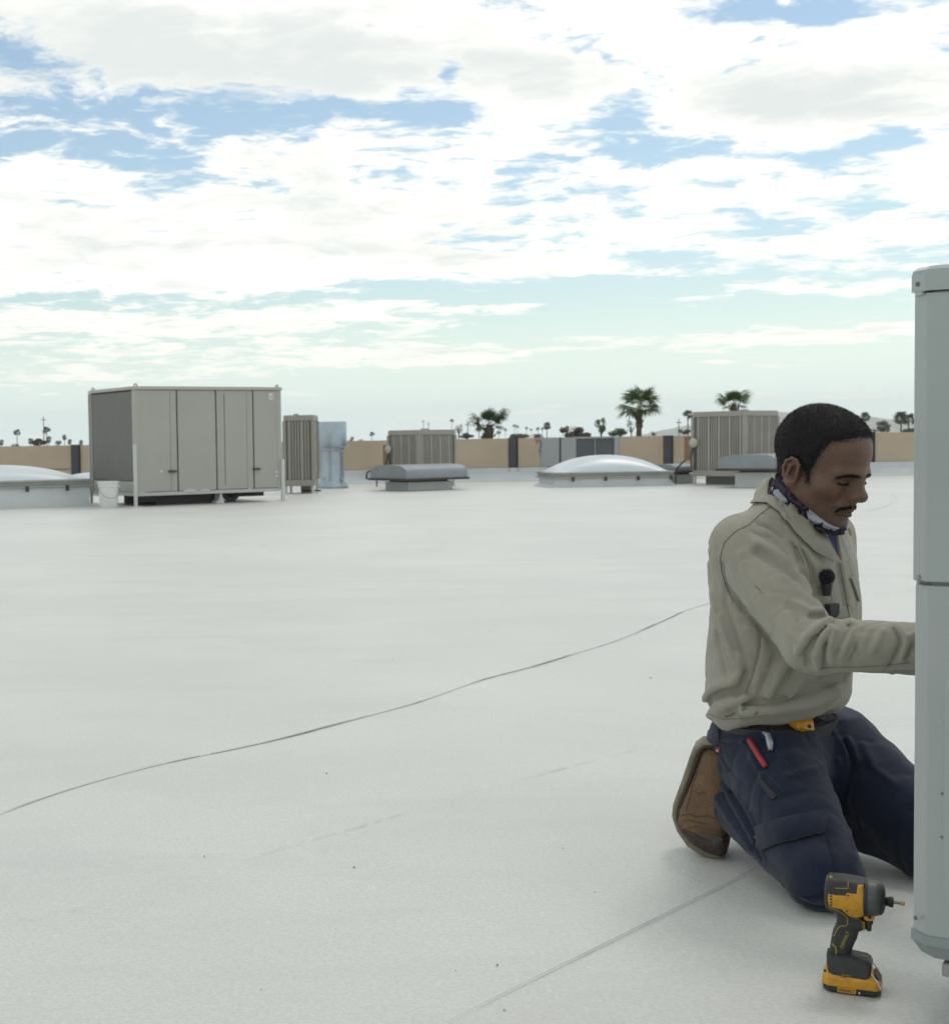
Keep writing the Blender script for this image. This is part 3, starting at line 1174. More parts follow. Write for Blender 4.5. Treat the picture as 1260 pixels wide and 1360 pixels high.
hood(543, 650, 25.4, math.radians(33), 1.02, .72, .16, .475, 'long low curved metal hood in front of the low cooler', .20)
hood(1024, 646, 24.2, math.radians(50), 1.0, .66, .27, .585, 'curved metal hood beside the kneeling worker’s head', .22)
hood(896, 640, 27.0, math.radians(30), .5, .5, .18, .38, 'small curved metal hood at the end of the domed skylight', .12)
hk = empty('drain_pipe', G(487, 642))
tag(hk, 'thin dark bent pipe running into the long low hood', 'pipe')
a, c = P(487, 641, 26.6), P(508, 624, 26.2)
MB().tube([(0, 0, 0), (0, 0, .19), (.02, 0, .24), (.06, 0, .26), (.42, -.1, .29)], .022, 8).build('pipe', M_WIRE, hk, smooth=True)
MB().lathe([(.05, 0), (.05, .01), (.03, .03)], 10).build('flange', M_WIRE, hk)


# ---- domed skylights
def skylight(corner, ang, w, d, zk, rise, label, flange=.10):
    e = empty('skylight', (corner.x, corner.y, 0), ang)
    tag(e, label, 'skylight', 'domed roof skylights')
    MB().prism([(-flange, 0), (-flange, .012), (0, .06), (0, zk), (w, zk), (w, .06), (w + flange, .012), (w + flange, 0)], 0, d).build('kerb', M_FLASH, e)
    f = MB()
    for z, o_ in ((zk + .002, .05), (zk + .05, .035), (zk + .085, .05)):
        f.box(-o_, w + o_, -o_, d + o_, z, z + .028)
    f.box(-.02, w + .02, -.02, d + .02, zk + .02, zk + .12)
    f.build('frame', M_FRAME, e, bevel=.005)
    def dome(u, v):
        a, b2 = abs(2 * u - 1), abs(2 * v - 1)
        return (.04 + (w - .08) * u, .04 + (d - .08) * v, zk + .118 + rise * ((1 - a ** 2.1) * (1 - b2 ** 2.1)) ** .72)
    MB().grid(dome, 36, 24).build('dome', M_DOME, e, smooth=True)
    for x in np.arange(.3, w, .62):
        MB().box(x, x + .05, -.075, -.052, zk - .05, zk + .03).build('clip', M_RUST, e)
    return e


ZK = .16
s1 = skylight(P(737, 640, 26.0), math.radians(4), 2.22, 1.25, ZK, .31, 'white domed skylight in front of the grey wall panels')
lc = G(128, 672)
la = math.radians(28)
s2 = skylight(Vector((lc.x - 2.6 * math.cos(la) - .05, lc.y - 2.6 * math.sin(la), 0)), la, 2.55, 1.25, .30, .23, 'large domed skylight beside the white bucket')
s3 = skylight(P(70, 650, 25.5), math.radians(10), 1.6, 1.2, .10, .20, 'domed skylight half hidden behind the air handler')

# ------------------------------------------------------------------ vegetation beyond the parapet
M_FROND = mat('palm_frond', (.085, .145, .042), .5, var=.35, vscale=.9, col2=(.045, .085, .026))
M_FROND2 = mat('palm_far', (.080, .105, .062), .6, var=.3, vscale=.6)  # far fronds lightened in colour to stand in for distance haze
M_SKIRT = mat('palm_skirt', (.13, .095, .055), .9, var=.4, vscale=2)
M_TRUNK = mat('palm_trunk', (.15, .12, .09), .9, var=.3, vscale=3)
M_LEAF = {'dark': mat('leaf_dark', (.058, .070, .048), .7, var=.3, vscale=.8),
          'red': mat('leaf_brown', (.085, .060, .048), .7, var=.3, vscale=.8),
          'green': mat('leaf_green', (.065, .115, .042), .6, var=.35, vscale=.8),
          'pale': mat('leaf_pale', (.10, .125, .085), .7, var=.3, vscale=.8)}


def frond_mesh(seed, full=True):
    r = random.Random(seed)
    vs, fs = [], []

    def quad(a, b, c, d):
        o = len(vs)
        vs.extend([a, b, c, d])
        fs.append((o, o + 1, o + 2, o + 3))
    L = .85
    # stalk
    for s in (-1, 1):
        quad((0, .03 * s, 0), (L, .012 * s, .03), (L, 0, .03), (0, 0, .012))
    n = 22 if full else 11
    for k in range(n):
        a = math.radians(-105 + 210 * (k + .5) / n) + r.uniform(-.04, .04)
        ln = (.95 + .25 * math.cos(a)) * r.uniform(.85, 1.1)
        w = .055 if full else .10
        c, s = math.cos(a), math.sin(a)
        px, py = -s, c
        droop = r.uniform(.18, .42)
        m = .55 * ln
        z1, z2 = .05 - .12 * abs(s), .05 - .12 * abs(s) - droop * ln
        p0 = (L, 0, .03)
        p1a = (L + m * c + px * w, m * s + py * w, z1)
        p1b = (L + m * c - px * w, m * s - py * w, z1 + .02)
        tip = (L + ln * c * (1 - droop * .3), ln * s * (1 - droop * .3), z2)
        o = len(vs)
        vs.extend([p0, p1a, tip, p1b])
        fs.append((o, o + 1, o + 2, o + 3))
    me = bpy.data.meshes.new('frond')
    me.from_pydata(vs, [], fs)
    return me


FRONDS = [frond_mesh(i) for i in range(4)]
for me in FRONDS:
    me.materials.append(M_FROND)


def frond_matrix(az_, el_, roll, sc, base):
    m = Matrix.Translation(base) @ Matrix.Rotation(az_, 4, 'Z') @ Matrix.Rotation(-el_, 4, 'Y') @ Matrix.Rotation(roll, 4, 'X')
    return m @ Matrix.Scale(sc, 4)


def trunk_mesh(mb, h, r0, r1, bend=0.0, seed=0):
    r = random.Random(seed)
    n = 14
    pts = [(bend * (k / n) ** 2 + r.uniform(-.01, .01), 0, h * k / n) for k in range(n + 1)]
    mb.tube(pts, [r0 + (r1 - r0) * (k / n) + (.02 if k % 2 else 0) for k in range(n + 1)], 10)


def big_palm(px, cy, D, sc, fronds, label, trunk_r=.22, seed=0):
    c = P(px, cy, D)
    r = random.Random(seed)
    h = c.z + 7.0
    e = empty('fan_palm', (c.x, c.y, -7.0), r.uniform(0, 6))
    tag(e, label, 'palm tree', 'large fan palms beyond the parapet')
    t = MB()
    trunk_mesh(t, h, trunk_r * 1.15, trunk_r * .8, 0, seed)
    t.build('trunk', M_TRUNK, e, smooth=True)
    sk = MB()
    for k in range(70):
        a = r.uniform(0, 6.283)
        z = h - r.uniform(.1, 1.3) * sc
        q = trunk_r * r.uniform(.9, 1.5)
        sk.add([(q * math.cos(a), q * math.sin(a), z), (q * 1.35 * math.cos(a + .25), q * 1.35 * math.sin(a + .25), z + .28), (q * .8 * math.cos(a + .5), q * .8 * math.sin(a + .5), z + .05)], [(0, 1, 2)])
    sk.build('leaf_bases', M_SKIRT, e, fix=False)
    for (az_, el_, s) in fronds(r):
        o = bpy.data.objects.new('frond', r.choice(FRONDS))
        COL.objects.link(o)
        o.parent = e
        o.matrix_local = frond_matrix(az_ - e.rotation_euler[2], el_, r.uniform(-.5, .5), s * sc, Vector((0, 0, h)))
    return e


def fr_open(r):
    out = []
    for k in range(18):
        out.append((r.uniform(0, 6.283), math.radians(r.uniform(-25, 75)), r.uniform(.8, 1.05)))
    return out


def fr_v(r):                            # two long arms and a dense middle
    out = [(math.pi + .1, math.radians(36), 1.25), (math.pi - .2, math.radians(20), 1.15), (0.1, math.radians(48), 1.35), (-.2, math.radians(40), 1.3), (.2, math.radians(30), 1.1), (0, math.radians(-10), .9),
           (math.pi, math.radians(-15), .8)]
    for k in range(12):
        out.append((r.uniform(0, 6.283), math.radians(r.uniform(35, 85)), r.uniform(.75, .95)))
    return out


big_palm(649, 564, 92, .70, fr_v, 'fan palm with two raised arms of fronds above a thick trunk, beside the low cooler', .27, 3)
big_palm(848, 543, 92, 1.0, fr_open, 'tall fan palm with spread drooping fronds above the domed skylight', .20, 12)
big_palm(974, 537, 88, .58, fr_v, 'fan palm crown rising just behind the large cooler', .2, 21)


# smaller palms far away: one crown mesh each kind
def crown_mesh(seed, skirt=False, dense=34):
    r = random.Random(seed)
    base = frond_mesh(seed, False)
    co = [v.co.copy() for v in base.vertices]
    fa = [tuple(p.vertices) for p in base.polygons]
    mb = MB()
    for k in range(dense):
        m = frond_matrix(r.uniform(0, 6.283), math.radians(r.uniform(-55 if skirt else -30, 80)), r.uniform(-.6, .6), r.uniform(.7, 1.0), Vector((0, 0, 0)))
        mb.add([m @ c for c in co], fa)
    return mb


CROWNS = []
for i in range(4):
    me = bpy.data.meshes.new('crown')
    mb = crown_mesh(30 + i, i % 2 == 1, (30, 44, 36, 50)[i])
    me.from_pydata(mb.v, [], mb.f)
    me.materials.append(M_FROND2)
    CROWNS.append(me)
tm = MB()
trunk_mesh(tm, 1.0, 1.0, .7, 0, 1)
TR = bpy.data.meshes.new('trunk')
TR.from_pydata(tm.v, [], tm.f)
TR.materials.append(M_TRUNK)


def small_palm(px, cy, wpx, kind, label, group, W=3.3):
    D = min(max(W * FPX / wpx, 120), 1400)
    c = P(px, cy, D)
    sc = wpx * D / FPX / 3.4
    e = empty('far_palm', (c.x, c.y, -7.0), random.uniform(0, 6))
    tag(e, label, 'palm tree', group)
    o = bpy.data.objects.new('crown', CROWNS[kind])
    COL.objects.link(o)
    o.parent = e
    o.location = (0, 0, c.z + 7.0)
    o.scale = (sc, sc, sc * 1.1)
    t = bpy.data.objects.new('trunk', TR)
    COL.objects.link(t)
    t.parent = e
    tr = max(.2, .16 * sc)
    t.scale = (tr, tr, c.z + 7.0)


for (px, cy, w_, k, lab) in ((636, 568, 11, 3, 'shaggy round palm tucked against the thick palm with raised fronds'),
                             (726, 566, 12, 1, 'round-headed palm beyond the grey wall panel'),
                             (913, 552, 17, 0, 'slim palm touching the left side of the large cooler'),
                             (1148, 555, 16, 2, 'slim palm above the dark wall post by the worker’s forehead'),
                             (1196, 557, 22, 2, 'wide palm beside the condenser’s top, over the tan wall'),
                             (1206, 558, 20, 0, 'palm leaning on the wide one next to the condenser'),
                             (494, 577, 8, 0, 'lone small palm between the galvanised vent and low cooler'),
                             (600, 559, 6, 0, 'thin tall palm above the corner of the low cooler')):
    small_palm(px, cy, w_, k, lab, 'palms beyond the parapet')
for (px, cy, w_, k) in ((2, 588, 9, 3), (23, 575, 11, 0), (62, 572, 12, 0), (65, 584, 10, 3), (41, 586, 9, 3), (86, 581, 8, 3), (93, 587, 8, 3), (108, 588, 8, 3), (123, 585, 8, 3)):
    small_palm(px, cy, w_, k, 'tiny distant palm above the tan wall over the large domed skylight', 'tiny palms over the left skylight')
for (px, cy, w_, k) in ((662, 575, 7, 0), (671, 571, 5, 0), (683, 566, 5.5, 0), (687, 567, 5, 0), (699, 569, 5, 0), (705, 571, 4.5, 0), (714, 570, 6, 0), (720, 570, 5, 0)):
    small_palm(px, cy, w_, k, 'tiny distant palm between the thick palm and the round-headed palm', 'tiny palms over the middle wall')


def leafy(px, cy, wpx, hpx, D, kind, label, name='broad_tree', n=520, lobes=6, seed=0):
    r = random.Random(seed)
    c = P(px, cy, D)
    rx, rz = wpx * D / FPX / 2, hpx * D / FPX / 2
    e = empty(name, (c.x, c.y, -7.0))
    tag(e, label, 'tree' if name == 'broad_tree' else 'bush', 'trees beyond the parapet')
    H = c.z + 7.0
    cl = [(0, 0, 0, .75)] + [(r.uniform(-.62, .62), r.uniform(-.6, .6), r.uniform(-.5, .6), r.uniform(.28, .5)) for _ in range(lobes)]
    mb = MB()
    for k in range(n):
        a, b2, cz, q = r.choice(cl)
        d = Vector((r.gauss(0, 1), r.gauss(0, 1), r.gauss(0, 1))).normalized() * q * r.random() ** .35
        p = Vector(((a + d.x) * rx, (b2 + d.y) * rx, H + (cz + d.z) * rz))
        s = rx * r.uniform(.05, .12)
        u = Vector((r.gauss(0, 1), r.gauss(0, 1), r.gauss(0, 1))).normalized()
        w = u.orthogonal().normalized()
        mb.add([p - u * s, p + w * s * .6, p + u * s, p - w * s * .6], [(0, 1, 2, 3)])
    mb.build('crown', M_LEAF[kind], e, fix=False)
    t = MB().tube([(0, 0, 0), (.05 * rx, 0, H * .5), (0, 0, H)], [max(.12, rx * .09), max(.1, rx * .07), max(.06, rx * .04)], 8)
    for k in range(3):
        a = k * 2.1
        t.tube([(0, 0, H - rz * .8), (rx * .5 * math.cos(a), rx * .5 * math.sin(a), H)], [max(.06, rx * .04), .03], 6)
    t.build('trunk', M_TRUNK, e)


LV = [(757, 573, 34, 22, 140, 'red', 'dark reddish-brown bushy tree above the grey wall panel', 'broad_tree'),
      (775, 578, 26, 9, 150, 'red', 'low dark foliage spilling beside the reddish tree', 'bush'),
      (798, 566, 20, 30, 120, 'green', 'narrow upright green tree above the dark wall panels', 'broad_tree'),
      (823, 574, 30, 16, 125, 'green', 'low rounded green tree between the upright tree and the tall palm', 'broad_tree'),
      (838, 567, 14, 22, 150, 'pale', 'thin pale grey-green tree just beside the tall palm trunk', 'broad_tree'),
      (868, 575, 10, 9, 200, 'pale', 'tiny pale bush in front of the blue hills', 'bush'),
      (609, 570, 13, 17, 170, 'dark', 'dark rounded tree at the corner of the low cooler', 'broad_tree'),
      (619, 579, 20, 9, 180, 'dark', 'dark low bush between the low cooler and thick palm', 'bush'),
      (645, 581, 20, 7, 200, 'dark', 'dark low bush at the thick palm’s foot', 'bush'),
      (690, 579, 30, 9, 260, 'dark', 'dark low hedge line under the tiny middle palms', 'bush'),
      (712, 579, 18, 9, 260, 'dark', 'small dark bush beside the round-headed palm', 'bush'),
      (1172, 567, 24, 18, 170, 'dark', 'round dark tree over the tan wall near the condenser', 'broad_tree'),
      (1156, 574, 14, 10, 170, 'dark', 'small dark bush by the dark wall post', 'bush'),
      (1205, 572, 26, 8, 190, 'dark', 'dark low hedge by the condenser', 'bush'),
      (52, 588, 26, 12, 220, 'dark', 'dark low tree clump above the tan wall by the skylight', 'broad_tree'),
      (78, 588, 12, 9, 240, 'dark', 'small dark bush beside the low tree clump', 'bush'),
      (20, 592, 14, 8, 240, 'dark', 'small dark bush under the single tiny palm', 'bush'),
      (466, 584, 10, 9, 220, 'dark', 'small dark bush beside the galvanised vent', 'bush'),
      (478, 586, 10, 7, 220, 'dark', 'low dark bush near the lone small palm', 'bush'),
      (908, 574, 22, 8, 210, 'dark', 'dark bush at the side of the large cooler', 'bush')]
for i, (px, cy, w_, h_, D, kd, lab, nm) in enumerate(LV):
    leafy(px, cy, w_, h_, D, kd, lab, nm, n=900 if w_ > 18 else 380, seed=40 + i)

M_POLE = mat('pole_wood', (.16, .15, .15), .9)
for (px, yt, D, lab) in ((621, 559, 260, 'thin bare pole beside the thick palm'), (58, 553, 300, 'thin mast above the tiny palms over the large skylight'),
                         (562, 557, 420, 'faint mast above the low cooler'), (569, 560, 420, 'second faint mast above the low cooler'), (901, 556, 260, 'thin pole in front of the blue hills')):
    t = P(px, yt, D)
    e = empty('utility_pole', (t.x, t.y, -7.0))
    tag(e, lab, 'pole', 'thin poles beyond the parapet')
    MB().tube([(0, 0, 0), (0, 0, t.z + 7)], [.14, .08], 8).build('pole', M_POLE, e)
    MB().box(-.5, .5, -.06, .06, t.z + 6.2, t.z + 6.35).build('crossarm', M_POLE, e)

# ------------------------------------------------------------------ kneeling worker
TH = math.radians(47)
FW = Vector((math.cos(TH), -math.sin(TH), 0))          # facing
LF = Vector((math.sin(TH), math.cos(TH), 0))           # his left
UP = Vector((0, 0, 1))
J = {}
J['hip_r'] = P(1008, 990, 3.03)
J['hip_l'] = J['hip_r'] + LF * .19 + UP * .01
J['knee_r'] = P(1094, 1163, 2.70)
J['ank_r'] = P(977, 1070, 3.02)
J['knee_l'] = P(1238, 1118, 2.88)
J['ank_l'] = Vector((1.10, 3.18, .10))
J['sh_r'] = P(990, 730, 2.91)
J['sh_l'] = J['sh_r'] + LF * .33
J['el_r'] = P(1078, 858, 2.70)
J['wr_r'] = P(1252, 858, 2.575)
J['el_l'] = P(1112, 862, 2.98)
J['wr_l'] = P(1245, 872, 2.74)
pel = (J['hip_r'] + J['hip_l']) / 2
shc = (J['sh_r'] + J['sh_l']) / 2
PB = Vector((pel.x, pel.y, 0))
person = empty('person', PB)
tag(person, 'kneeling worker in tan work shirt and navy trousers reaching behind the condenser', 'person')

# torso centre line
waist = P(1029, 962, 3.05)
chestc = P(1042, 800, 3.01)
TZ = [.16, waist.z, .36, .45, chestc.z, .655, .70, .735, .765, .80]


def tcx(z):
    a, b, c = pel + FW * -.01, waist, chestc
    pts = [(.16, a), (waist.z, b), (chestc.z, c), (shc.z, shc + FW * -.005), (.80, shc + FW * .035)]
    zs = [p[0] for p in pts]
    return Vector((float(np.interp(z, zs, [p[1].x for p in pts])), float(np.interp(z, zs, [p[1].y for p in pts])), z))


TC = [tcx(z) for z in TZ]
UL, UF = (LF.x, LF.y), (FW.x, FW.y)

# ---- head frame
HY_, HP_ = math.radians(56), math.radians(19)
HF = Vector((math.cos(HY_) * math.cos(HP_), -math.sin(HY_) * math.cos(HP_), -math.sin(HP_)))
HL = Vector((math.sin(HY_), math.cos(HY_), 0))
HU = HF.cross(HL)
if HU.z < 0:
    HU = -HU
# slight tilt of the crown towards the camera side
HR = np.array([HF, HL, HU], dtype=f32)                 # rows: local axes in the world
HC = P(1090, 616, 2.93)


def hw(x, y, z):                                       # head-local to world
    return HC + HF * x + HL * y + HU * z


def sd_head(Q, with_ear=True):
    q = (Q - V3(HC)) @ HR.T
    y = np.abs(q[:, 1])
    s = np.stack([q[:, 0], y, q[:, 2]], 1)             # mirrored
    d = ell(q, (-.012, 0, .034), (.094, .0745, .084))
    d = smin(d, ell(q, (.028, 0, .040), (.064, .066, .062)), .03)
    d = smin(d, ell(q, (.030, 0, -.035), (.056, .056, .072)), .035)
    d = smin(d, rc(s, (-.008, .050, -.058), (.062, .018, -.104), .017, .017), .035)
    d = smin(d, ell(q, (.074, 0, -.104), (.019, .022, .017)), .022)
    d = smin(d, ell(s, (.054, .043, -.030), (.024, .020, .017)), .025)            # cheekbone
    d = smin(d, rc(s, (.0915, .004, .006), (.075, .045, .006), .0105, .0095), .018)  # brow
    d = smax(d, -ell(s, (.104, .034, -.0105), (.021, .0165, .0115)), .014)           # socket
    d = smin(d, ell(s, (.0715, .0330, -.0100), (.0150, .0155, .0128)), .004)        # lidded eye
    d = smin(d, ell(s, (.0750, .0330, -.0195), (.012, .015, .005)), .006)           # lower lid
    d = smin(d, rc(q, (.078, 0, .002), (.096, 0, -.034), .0110, .0165), .012)       # nose, inner
    d = smin(d, rc(q, (.0885, 0, .002), (.1110, 0, -.030), .0080, .0095), .012)     # bridge
    d = smin(d, ell(q, (.1130, 0, -.0335), (.0112, .0108, .0100)), .008)
    d = smin(d, ell(s, (.1000, .0125, -.0380), (.0125, .0075, .0085)), .007)        # wing
    d = smax(d, -rc(s, (.090, .0225, -.034), (.096, .0225, -.045), .0014, .0014), .004)
    d = smax(d, -ell(s, (.1050, .0065, -.0470), (.005, .0034, .004)), .003)
    d = smin(d, ell(q, (.080, 0, -.060), (.020, .027, .015)), .014)                 # muzzle
    d = smin(d, rc(s, (.0975, .002, -.0670), (.083, .023, -.0730), .0050, .0030), .007)   # lips
    d = smin(d, rc(s, (.0950, .002, -.0790), (.084, .019, -.0750), .0062, .0030), .007)
    d = smax(d, -rc(s, (.1035, 0, -.0730), (.085, .027, -.0740), .0017, .0014), .003)
    d = smax(d, -ell(s, (.093, .0, -.0905), (.008, .02, .004)), .008)
    d = smax(d, -rc(s, (.088, .026, -.042), (.078, .037, -.070), .0018, .0012), .010)     # nasolabial fold
    if not with_ear:
        return d.astype(f32)
    # ear
    er = ell(s, (-.011, .0735, -.020), (.0185, .0060, .030))
    er = smin(er, rc(s, (-.006, .070, -.046), (-.009, .074, -.043), .0080, .0085), .008)
    er = smax(er, -ell(s, (-.0065, .0830, -.019), (.0105, .0135, .0185)), .003)
    hx = [(.004, .079, -.014), (.004, .079, -.001), (-.004, .0800, .0085), (-.016, .0810, .0090), (-.026, .0820, .0), (-.0285, .0820, -.014), (-.025, .0810, -.030), (-.016, .0785, -.043)]
    for a_, b_ in zip(hx[:-1], hx[1:]):
        er = smin(er, rc(s, a_, b_, .0032, .0032), .003)                            # rim
    er = smin(er, rc(s, (.0035, .0765, -.026), (.003, .0775, -.018), .0034, .0030), .004)
    er = smin(er, rc(s, (-.014, .0790, -.006), (-.0175, .0795, -.030), .0022, .0026), .004)
    d = smin(d, er, .006)
    return d.astype(f32)


NB = tcx(.75) + FW * -.005
NT = hw(-.022, 0, -.055)


def sd_hand(Q, w, e, tip, spread=1.0):
    """palm and five bent fingers from wrist w (elbow e) reaching to tip"""
    w, e, tip = Vector(w), Vector(e), Vector(tip)
    f = (tip - w).normalized()
    side = f.cross(UP).normalized()
    nrm = side.cross(f)
    d = ell(Q, w + f * .055, (.052, .040, .017), np.array([f, side, nrm], dtype=f32))
    d = smin(d, rc(Q, e + (w - e) * .55, w + f * .01, .038, .027), .02)
    for i, (o, ln) in enumerate(((-.030, .062), (-.010, .074), (.010, .078), (.029, .068))):
        a = w + f * .085 + side * o
        b = a + (f * .9 - nrm * .25).normalized() * ln * .5
        c = b + (f * .65 - nrm * .75).normalized() * ln * .32
        g = c + (f * .3 - nrm * .95).normalized() * ln * .22
        d = smin(d, rc(Q, a, b, .0095, .0088), .008)
        d = np.minimum(d, smin(rc(Q, b, c, .0088, .0080), rc(Q, c, g, .0080, .0068), .004))
    a = w + f * .03 + side * .030
    b = a + (f * .6 + side * .75 - nrm * .2).normalized() * .042
    c = b + (f * .95 - nrm * .3).normalized() * .034
    d = smin(d, rc(Q, a, b, .0135, .0105), .012)
    d = smin(d, rc(Q, b, c, .0105, .0085), .005)
    return d


TIP_R = J['wr_r'] + Vector((.135, -.115, .01))
TIP_L = J['wr_l'] + Vector((.12, -.13, .02))


def sd_body(Q):
    d = sd_head(Q)
    d = smin(d, rc(Q, NB, NT, .062, .054), .03)
    d = smin(d, loft(Q, TZ, TC, [.13, .13, .135, .14, .155, .165, .15, .11, .075, .058], [.09, .09, .095, .10, .105, .10, .09, .075, .06, .055], UL, UF), .03)
    for s in 'rl':
        d = smin(d, rc(Q, J['sh_' + s], J['el_' + s], .048, .038), .02)
        d = smin(d, rc(Q, J['el_' + s], J['wr_' + s], .037, .026), .015)
        d = smin(d, rc(Q, J['hip_' + s], J['knee_' + s], .075, .05), .03)
        d = smin(d, rc(Q, J['knee_' + s], J['ank_' + s], .05, .034), .02)
    d = smin(d, sd_hand(Q, J['wr_r'], J['el_r'], TIP_R), .01)
    d = smin(d, sd_hand(Q, J['wr_l'], J['el_l'], TIP_L), .01)
    return d


bv, bq = sdf_mesh(sd_body, (.78, 2.28, .02), (1.52, 3.50, 1.06), .0028)
# skin colour from where it lies on the head
hl = (bv - V3(HC)) @ HR.T
x_, y_, z_ = hl.T
ya = np.abs(y_)
col = np.tile(np.array((.160, .088, .059)), (len(bv), 1))


def blend(m, c):
    global col
    m = np.clip(m, 0, 1)[:, None]
    col = col * (1 - m) + np.array(c) * m


nz = vnoise(bv, 60) + .5 * vnoise(bv, 140)
blend(np.exp(-((x_ - .07) / .03) ** 2 - ((ya - .04) / .022) ** 2 - ((z_ + .035) / .022) ** 2) * .35, (.20, .095, .065))
blend(np.exp(-((x_ - .11) / .02) ** 2 - (ya / .016) ** 2 - ((z_ + .038) / .02) ** 2) * .4, (.20, .10, .068))
jaw = np.clip((-z_ - .062) / .03, 0, 1) * np.clip((x_ + .02) / .03, 0, 1)
blend(jaw * (.68 + .35 * nz), (.078, .044, .031))                                    # shaved beard, deepened in colour against light bounced onto the chin
lips = np.exp(-((z_ + .0740) / .0085) ** 2) * np.clip((.025 - ya) / .006, 0, 1) * np.clip((x_ - .078) / .006, 0, 1)
blend(lips * .7, (.15, .066, .054))
blend(np.exp(-((x_ - .086) / .016) ** 2 - ((ya - .033) / .017) ** 2 - ((z_ + .008) / .010) ** 2) * .55, (.07, .038, .028))  # shade under the brow painted into the skin colour round the eyes
slit = np.exp(-((z_ + .0135 + .06 * (ya - .033) ** 2) / .0022) ** 2) * np.clip((.0155 - np.abs(ya - .0325)) / .003, 0, 1) * (x_ > .06)
blend(slit * .95, (.012, .009, .008))
blend(np.exp(-((z_ + .0735) / .0022) ** 2) * np.clip((.027 - ya) / .005, 0, 1) * (x_ > .075) * .7, (.05, .025, .022))
ear = np.clip((ya - .070) / .006, 0, 1) * (np.abs(x_ + .01) < .03)
blend(ear * .4, (.21, .10, .075))
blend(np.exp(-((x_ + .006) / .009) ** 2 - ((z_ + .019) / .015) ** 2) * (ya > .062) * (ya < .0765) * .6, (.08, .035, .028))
stache = np.exp(-((z_ + .0600 + .45 * np.maximum(ya - .010, 0)) / .0042) ** 2) * np.clip((.033 - ya) / .006, 0, 1) * (x_ > .07)
blend(stache * (.62 + .3 * nz), (.030, .020, .017))
browm = np.exp(-((z_ - .0075 + 1.1 * np.maximum(ya - .030, 0) ** 1.2) / .0036) ** 2) * np.clip((ya - .006) / .004, 0, 1) * np.clip((.056 - ya) / .008, 0, 1) * (x_ > .06)
blend(browm * .6, (.03, .021, .018))
blend(np.clip(vnoise(bv, 28) * 1.5, 0, .35), (.125, .066, .044))
col *= (1 + .16 * nz)[:, None]


def hair_in(x, ya, z):
    """>0 where hair grows (head-local metres)"""
    w = .0035 * np.sin(x * 420 + z * 310) * np.sin(z * 530 - x * 170 + ya * 300) + .002 * np.sin(x * 1100 + ya * 900) * np.sin(z * 1300)
    return -poly2(x.astype(f32), z.astype(f32), HAIRP) + w.astype(f32)


HAIRP = [(.052, .062), (.044, .041), (.036, .012), (.0300, -.002), (.0310, -.032), (.0200, -.035), (.0150, -.0195), (.0065, -.0085), (-.005, .002), (-.025, -.004), (-.034, -.030),
         (-.040, -.052), (-.06, -.064), (-.13, -.055), (-.2, .1), (0, .2), (.15, .2), (.15, .098), (.082, .0835), (.074, .0755), (.063, .068)]
hin = hair_in(x_, ya, z_)
scalp = np.clip(hin / .012 + .50 + .25 * nz, 0, 1) * (hl[:, 2] > -.08) * (np.linalg.norm(hl, axis=1) < .16)
earmask = np.clip((.0775 - ya) / .002, 0, 1)
blend(scalp * .92 * earmask, (.014, .012, .012))
M_SKIN = mat('skin', (1, 1, 1), .48, attr='col', bump=.3, bscale=330, spec=.45, var=.22, vscale=170)
M_SKIN.node_tree.nodes['Principled BSDF'].inputs['Subsurface Weight'].default_value = .08
M_SKIN.node_tree.nodes['Principled BSDF'].inputs['Subsurface Radius'].default_value = (.012, .005, .003)
M_SKIN.node_tree.nodes['Principled BSDF'].inputs['Subsurface Scale'].default_value = .5
mesh_np('body', bv, bq, M_SKIN, person, PB, colors=col)


# ---- hair: short strands over a close cap
def sd_haircap(Q):
    q = (Q - V3(HC)) @ HR.T
    hi_ = hair_in(q[:, 0], np.abs(q[:, 1]), q[:, 2])
    t = np.clip(hi_ / .022, -1, 1) * .0075 - .0015
    t = np.minimum(t, .0042) + .0012 * vnoise(Q, 170) + .0008 * vnoise(Q, 330)
    return (sd_headonly(Q) - t).astype(f32)


def sd_headonly(Q):
    return smin(sd_head(Q, False), rc(Q, NB, NT, .062, .054), .03)


hv, hq = sdf_mesh(sd_haircap, V3(HC) - .15, V3(HC) + .15, .0026, 1)
M_HAIR = mat('black_hair', (.011, .010, .010), .62, var=.3, vscale=120, bump=.4, bscale=520, spec=.3)
hairo = mesh_np('hair', hv, hq, M_HAIR, person, PB)


def strands(name, roots, dirs, ln, wd, m, parent, org=PB):
    n = len(roots)
    side = np.cross(dirs, rng.normal(size=(n, 3)))
    side /= np.linalg.norm(side, axis=1)[:, None] + 1e-9
    w = (wd * rng.uniform(.7, 1.3, n))[:, None]
    L = (ln * rng.uniform(.6, 1.25, n))[:, None]
    v = np.stack([roots - side * w, roots + side * w, roots + dirs * L], 1).reshape(-1, 3)
    o = mesh_np(name, v, np.arange(3 * n).reshape(-1, 3), m, parent, org, smooth=False)
    o['kind'] = 'stuff'
    return o


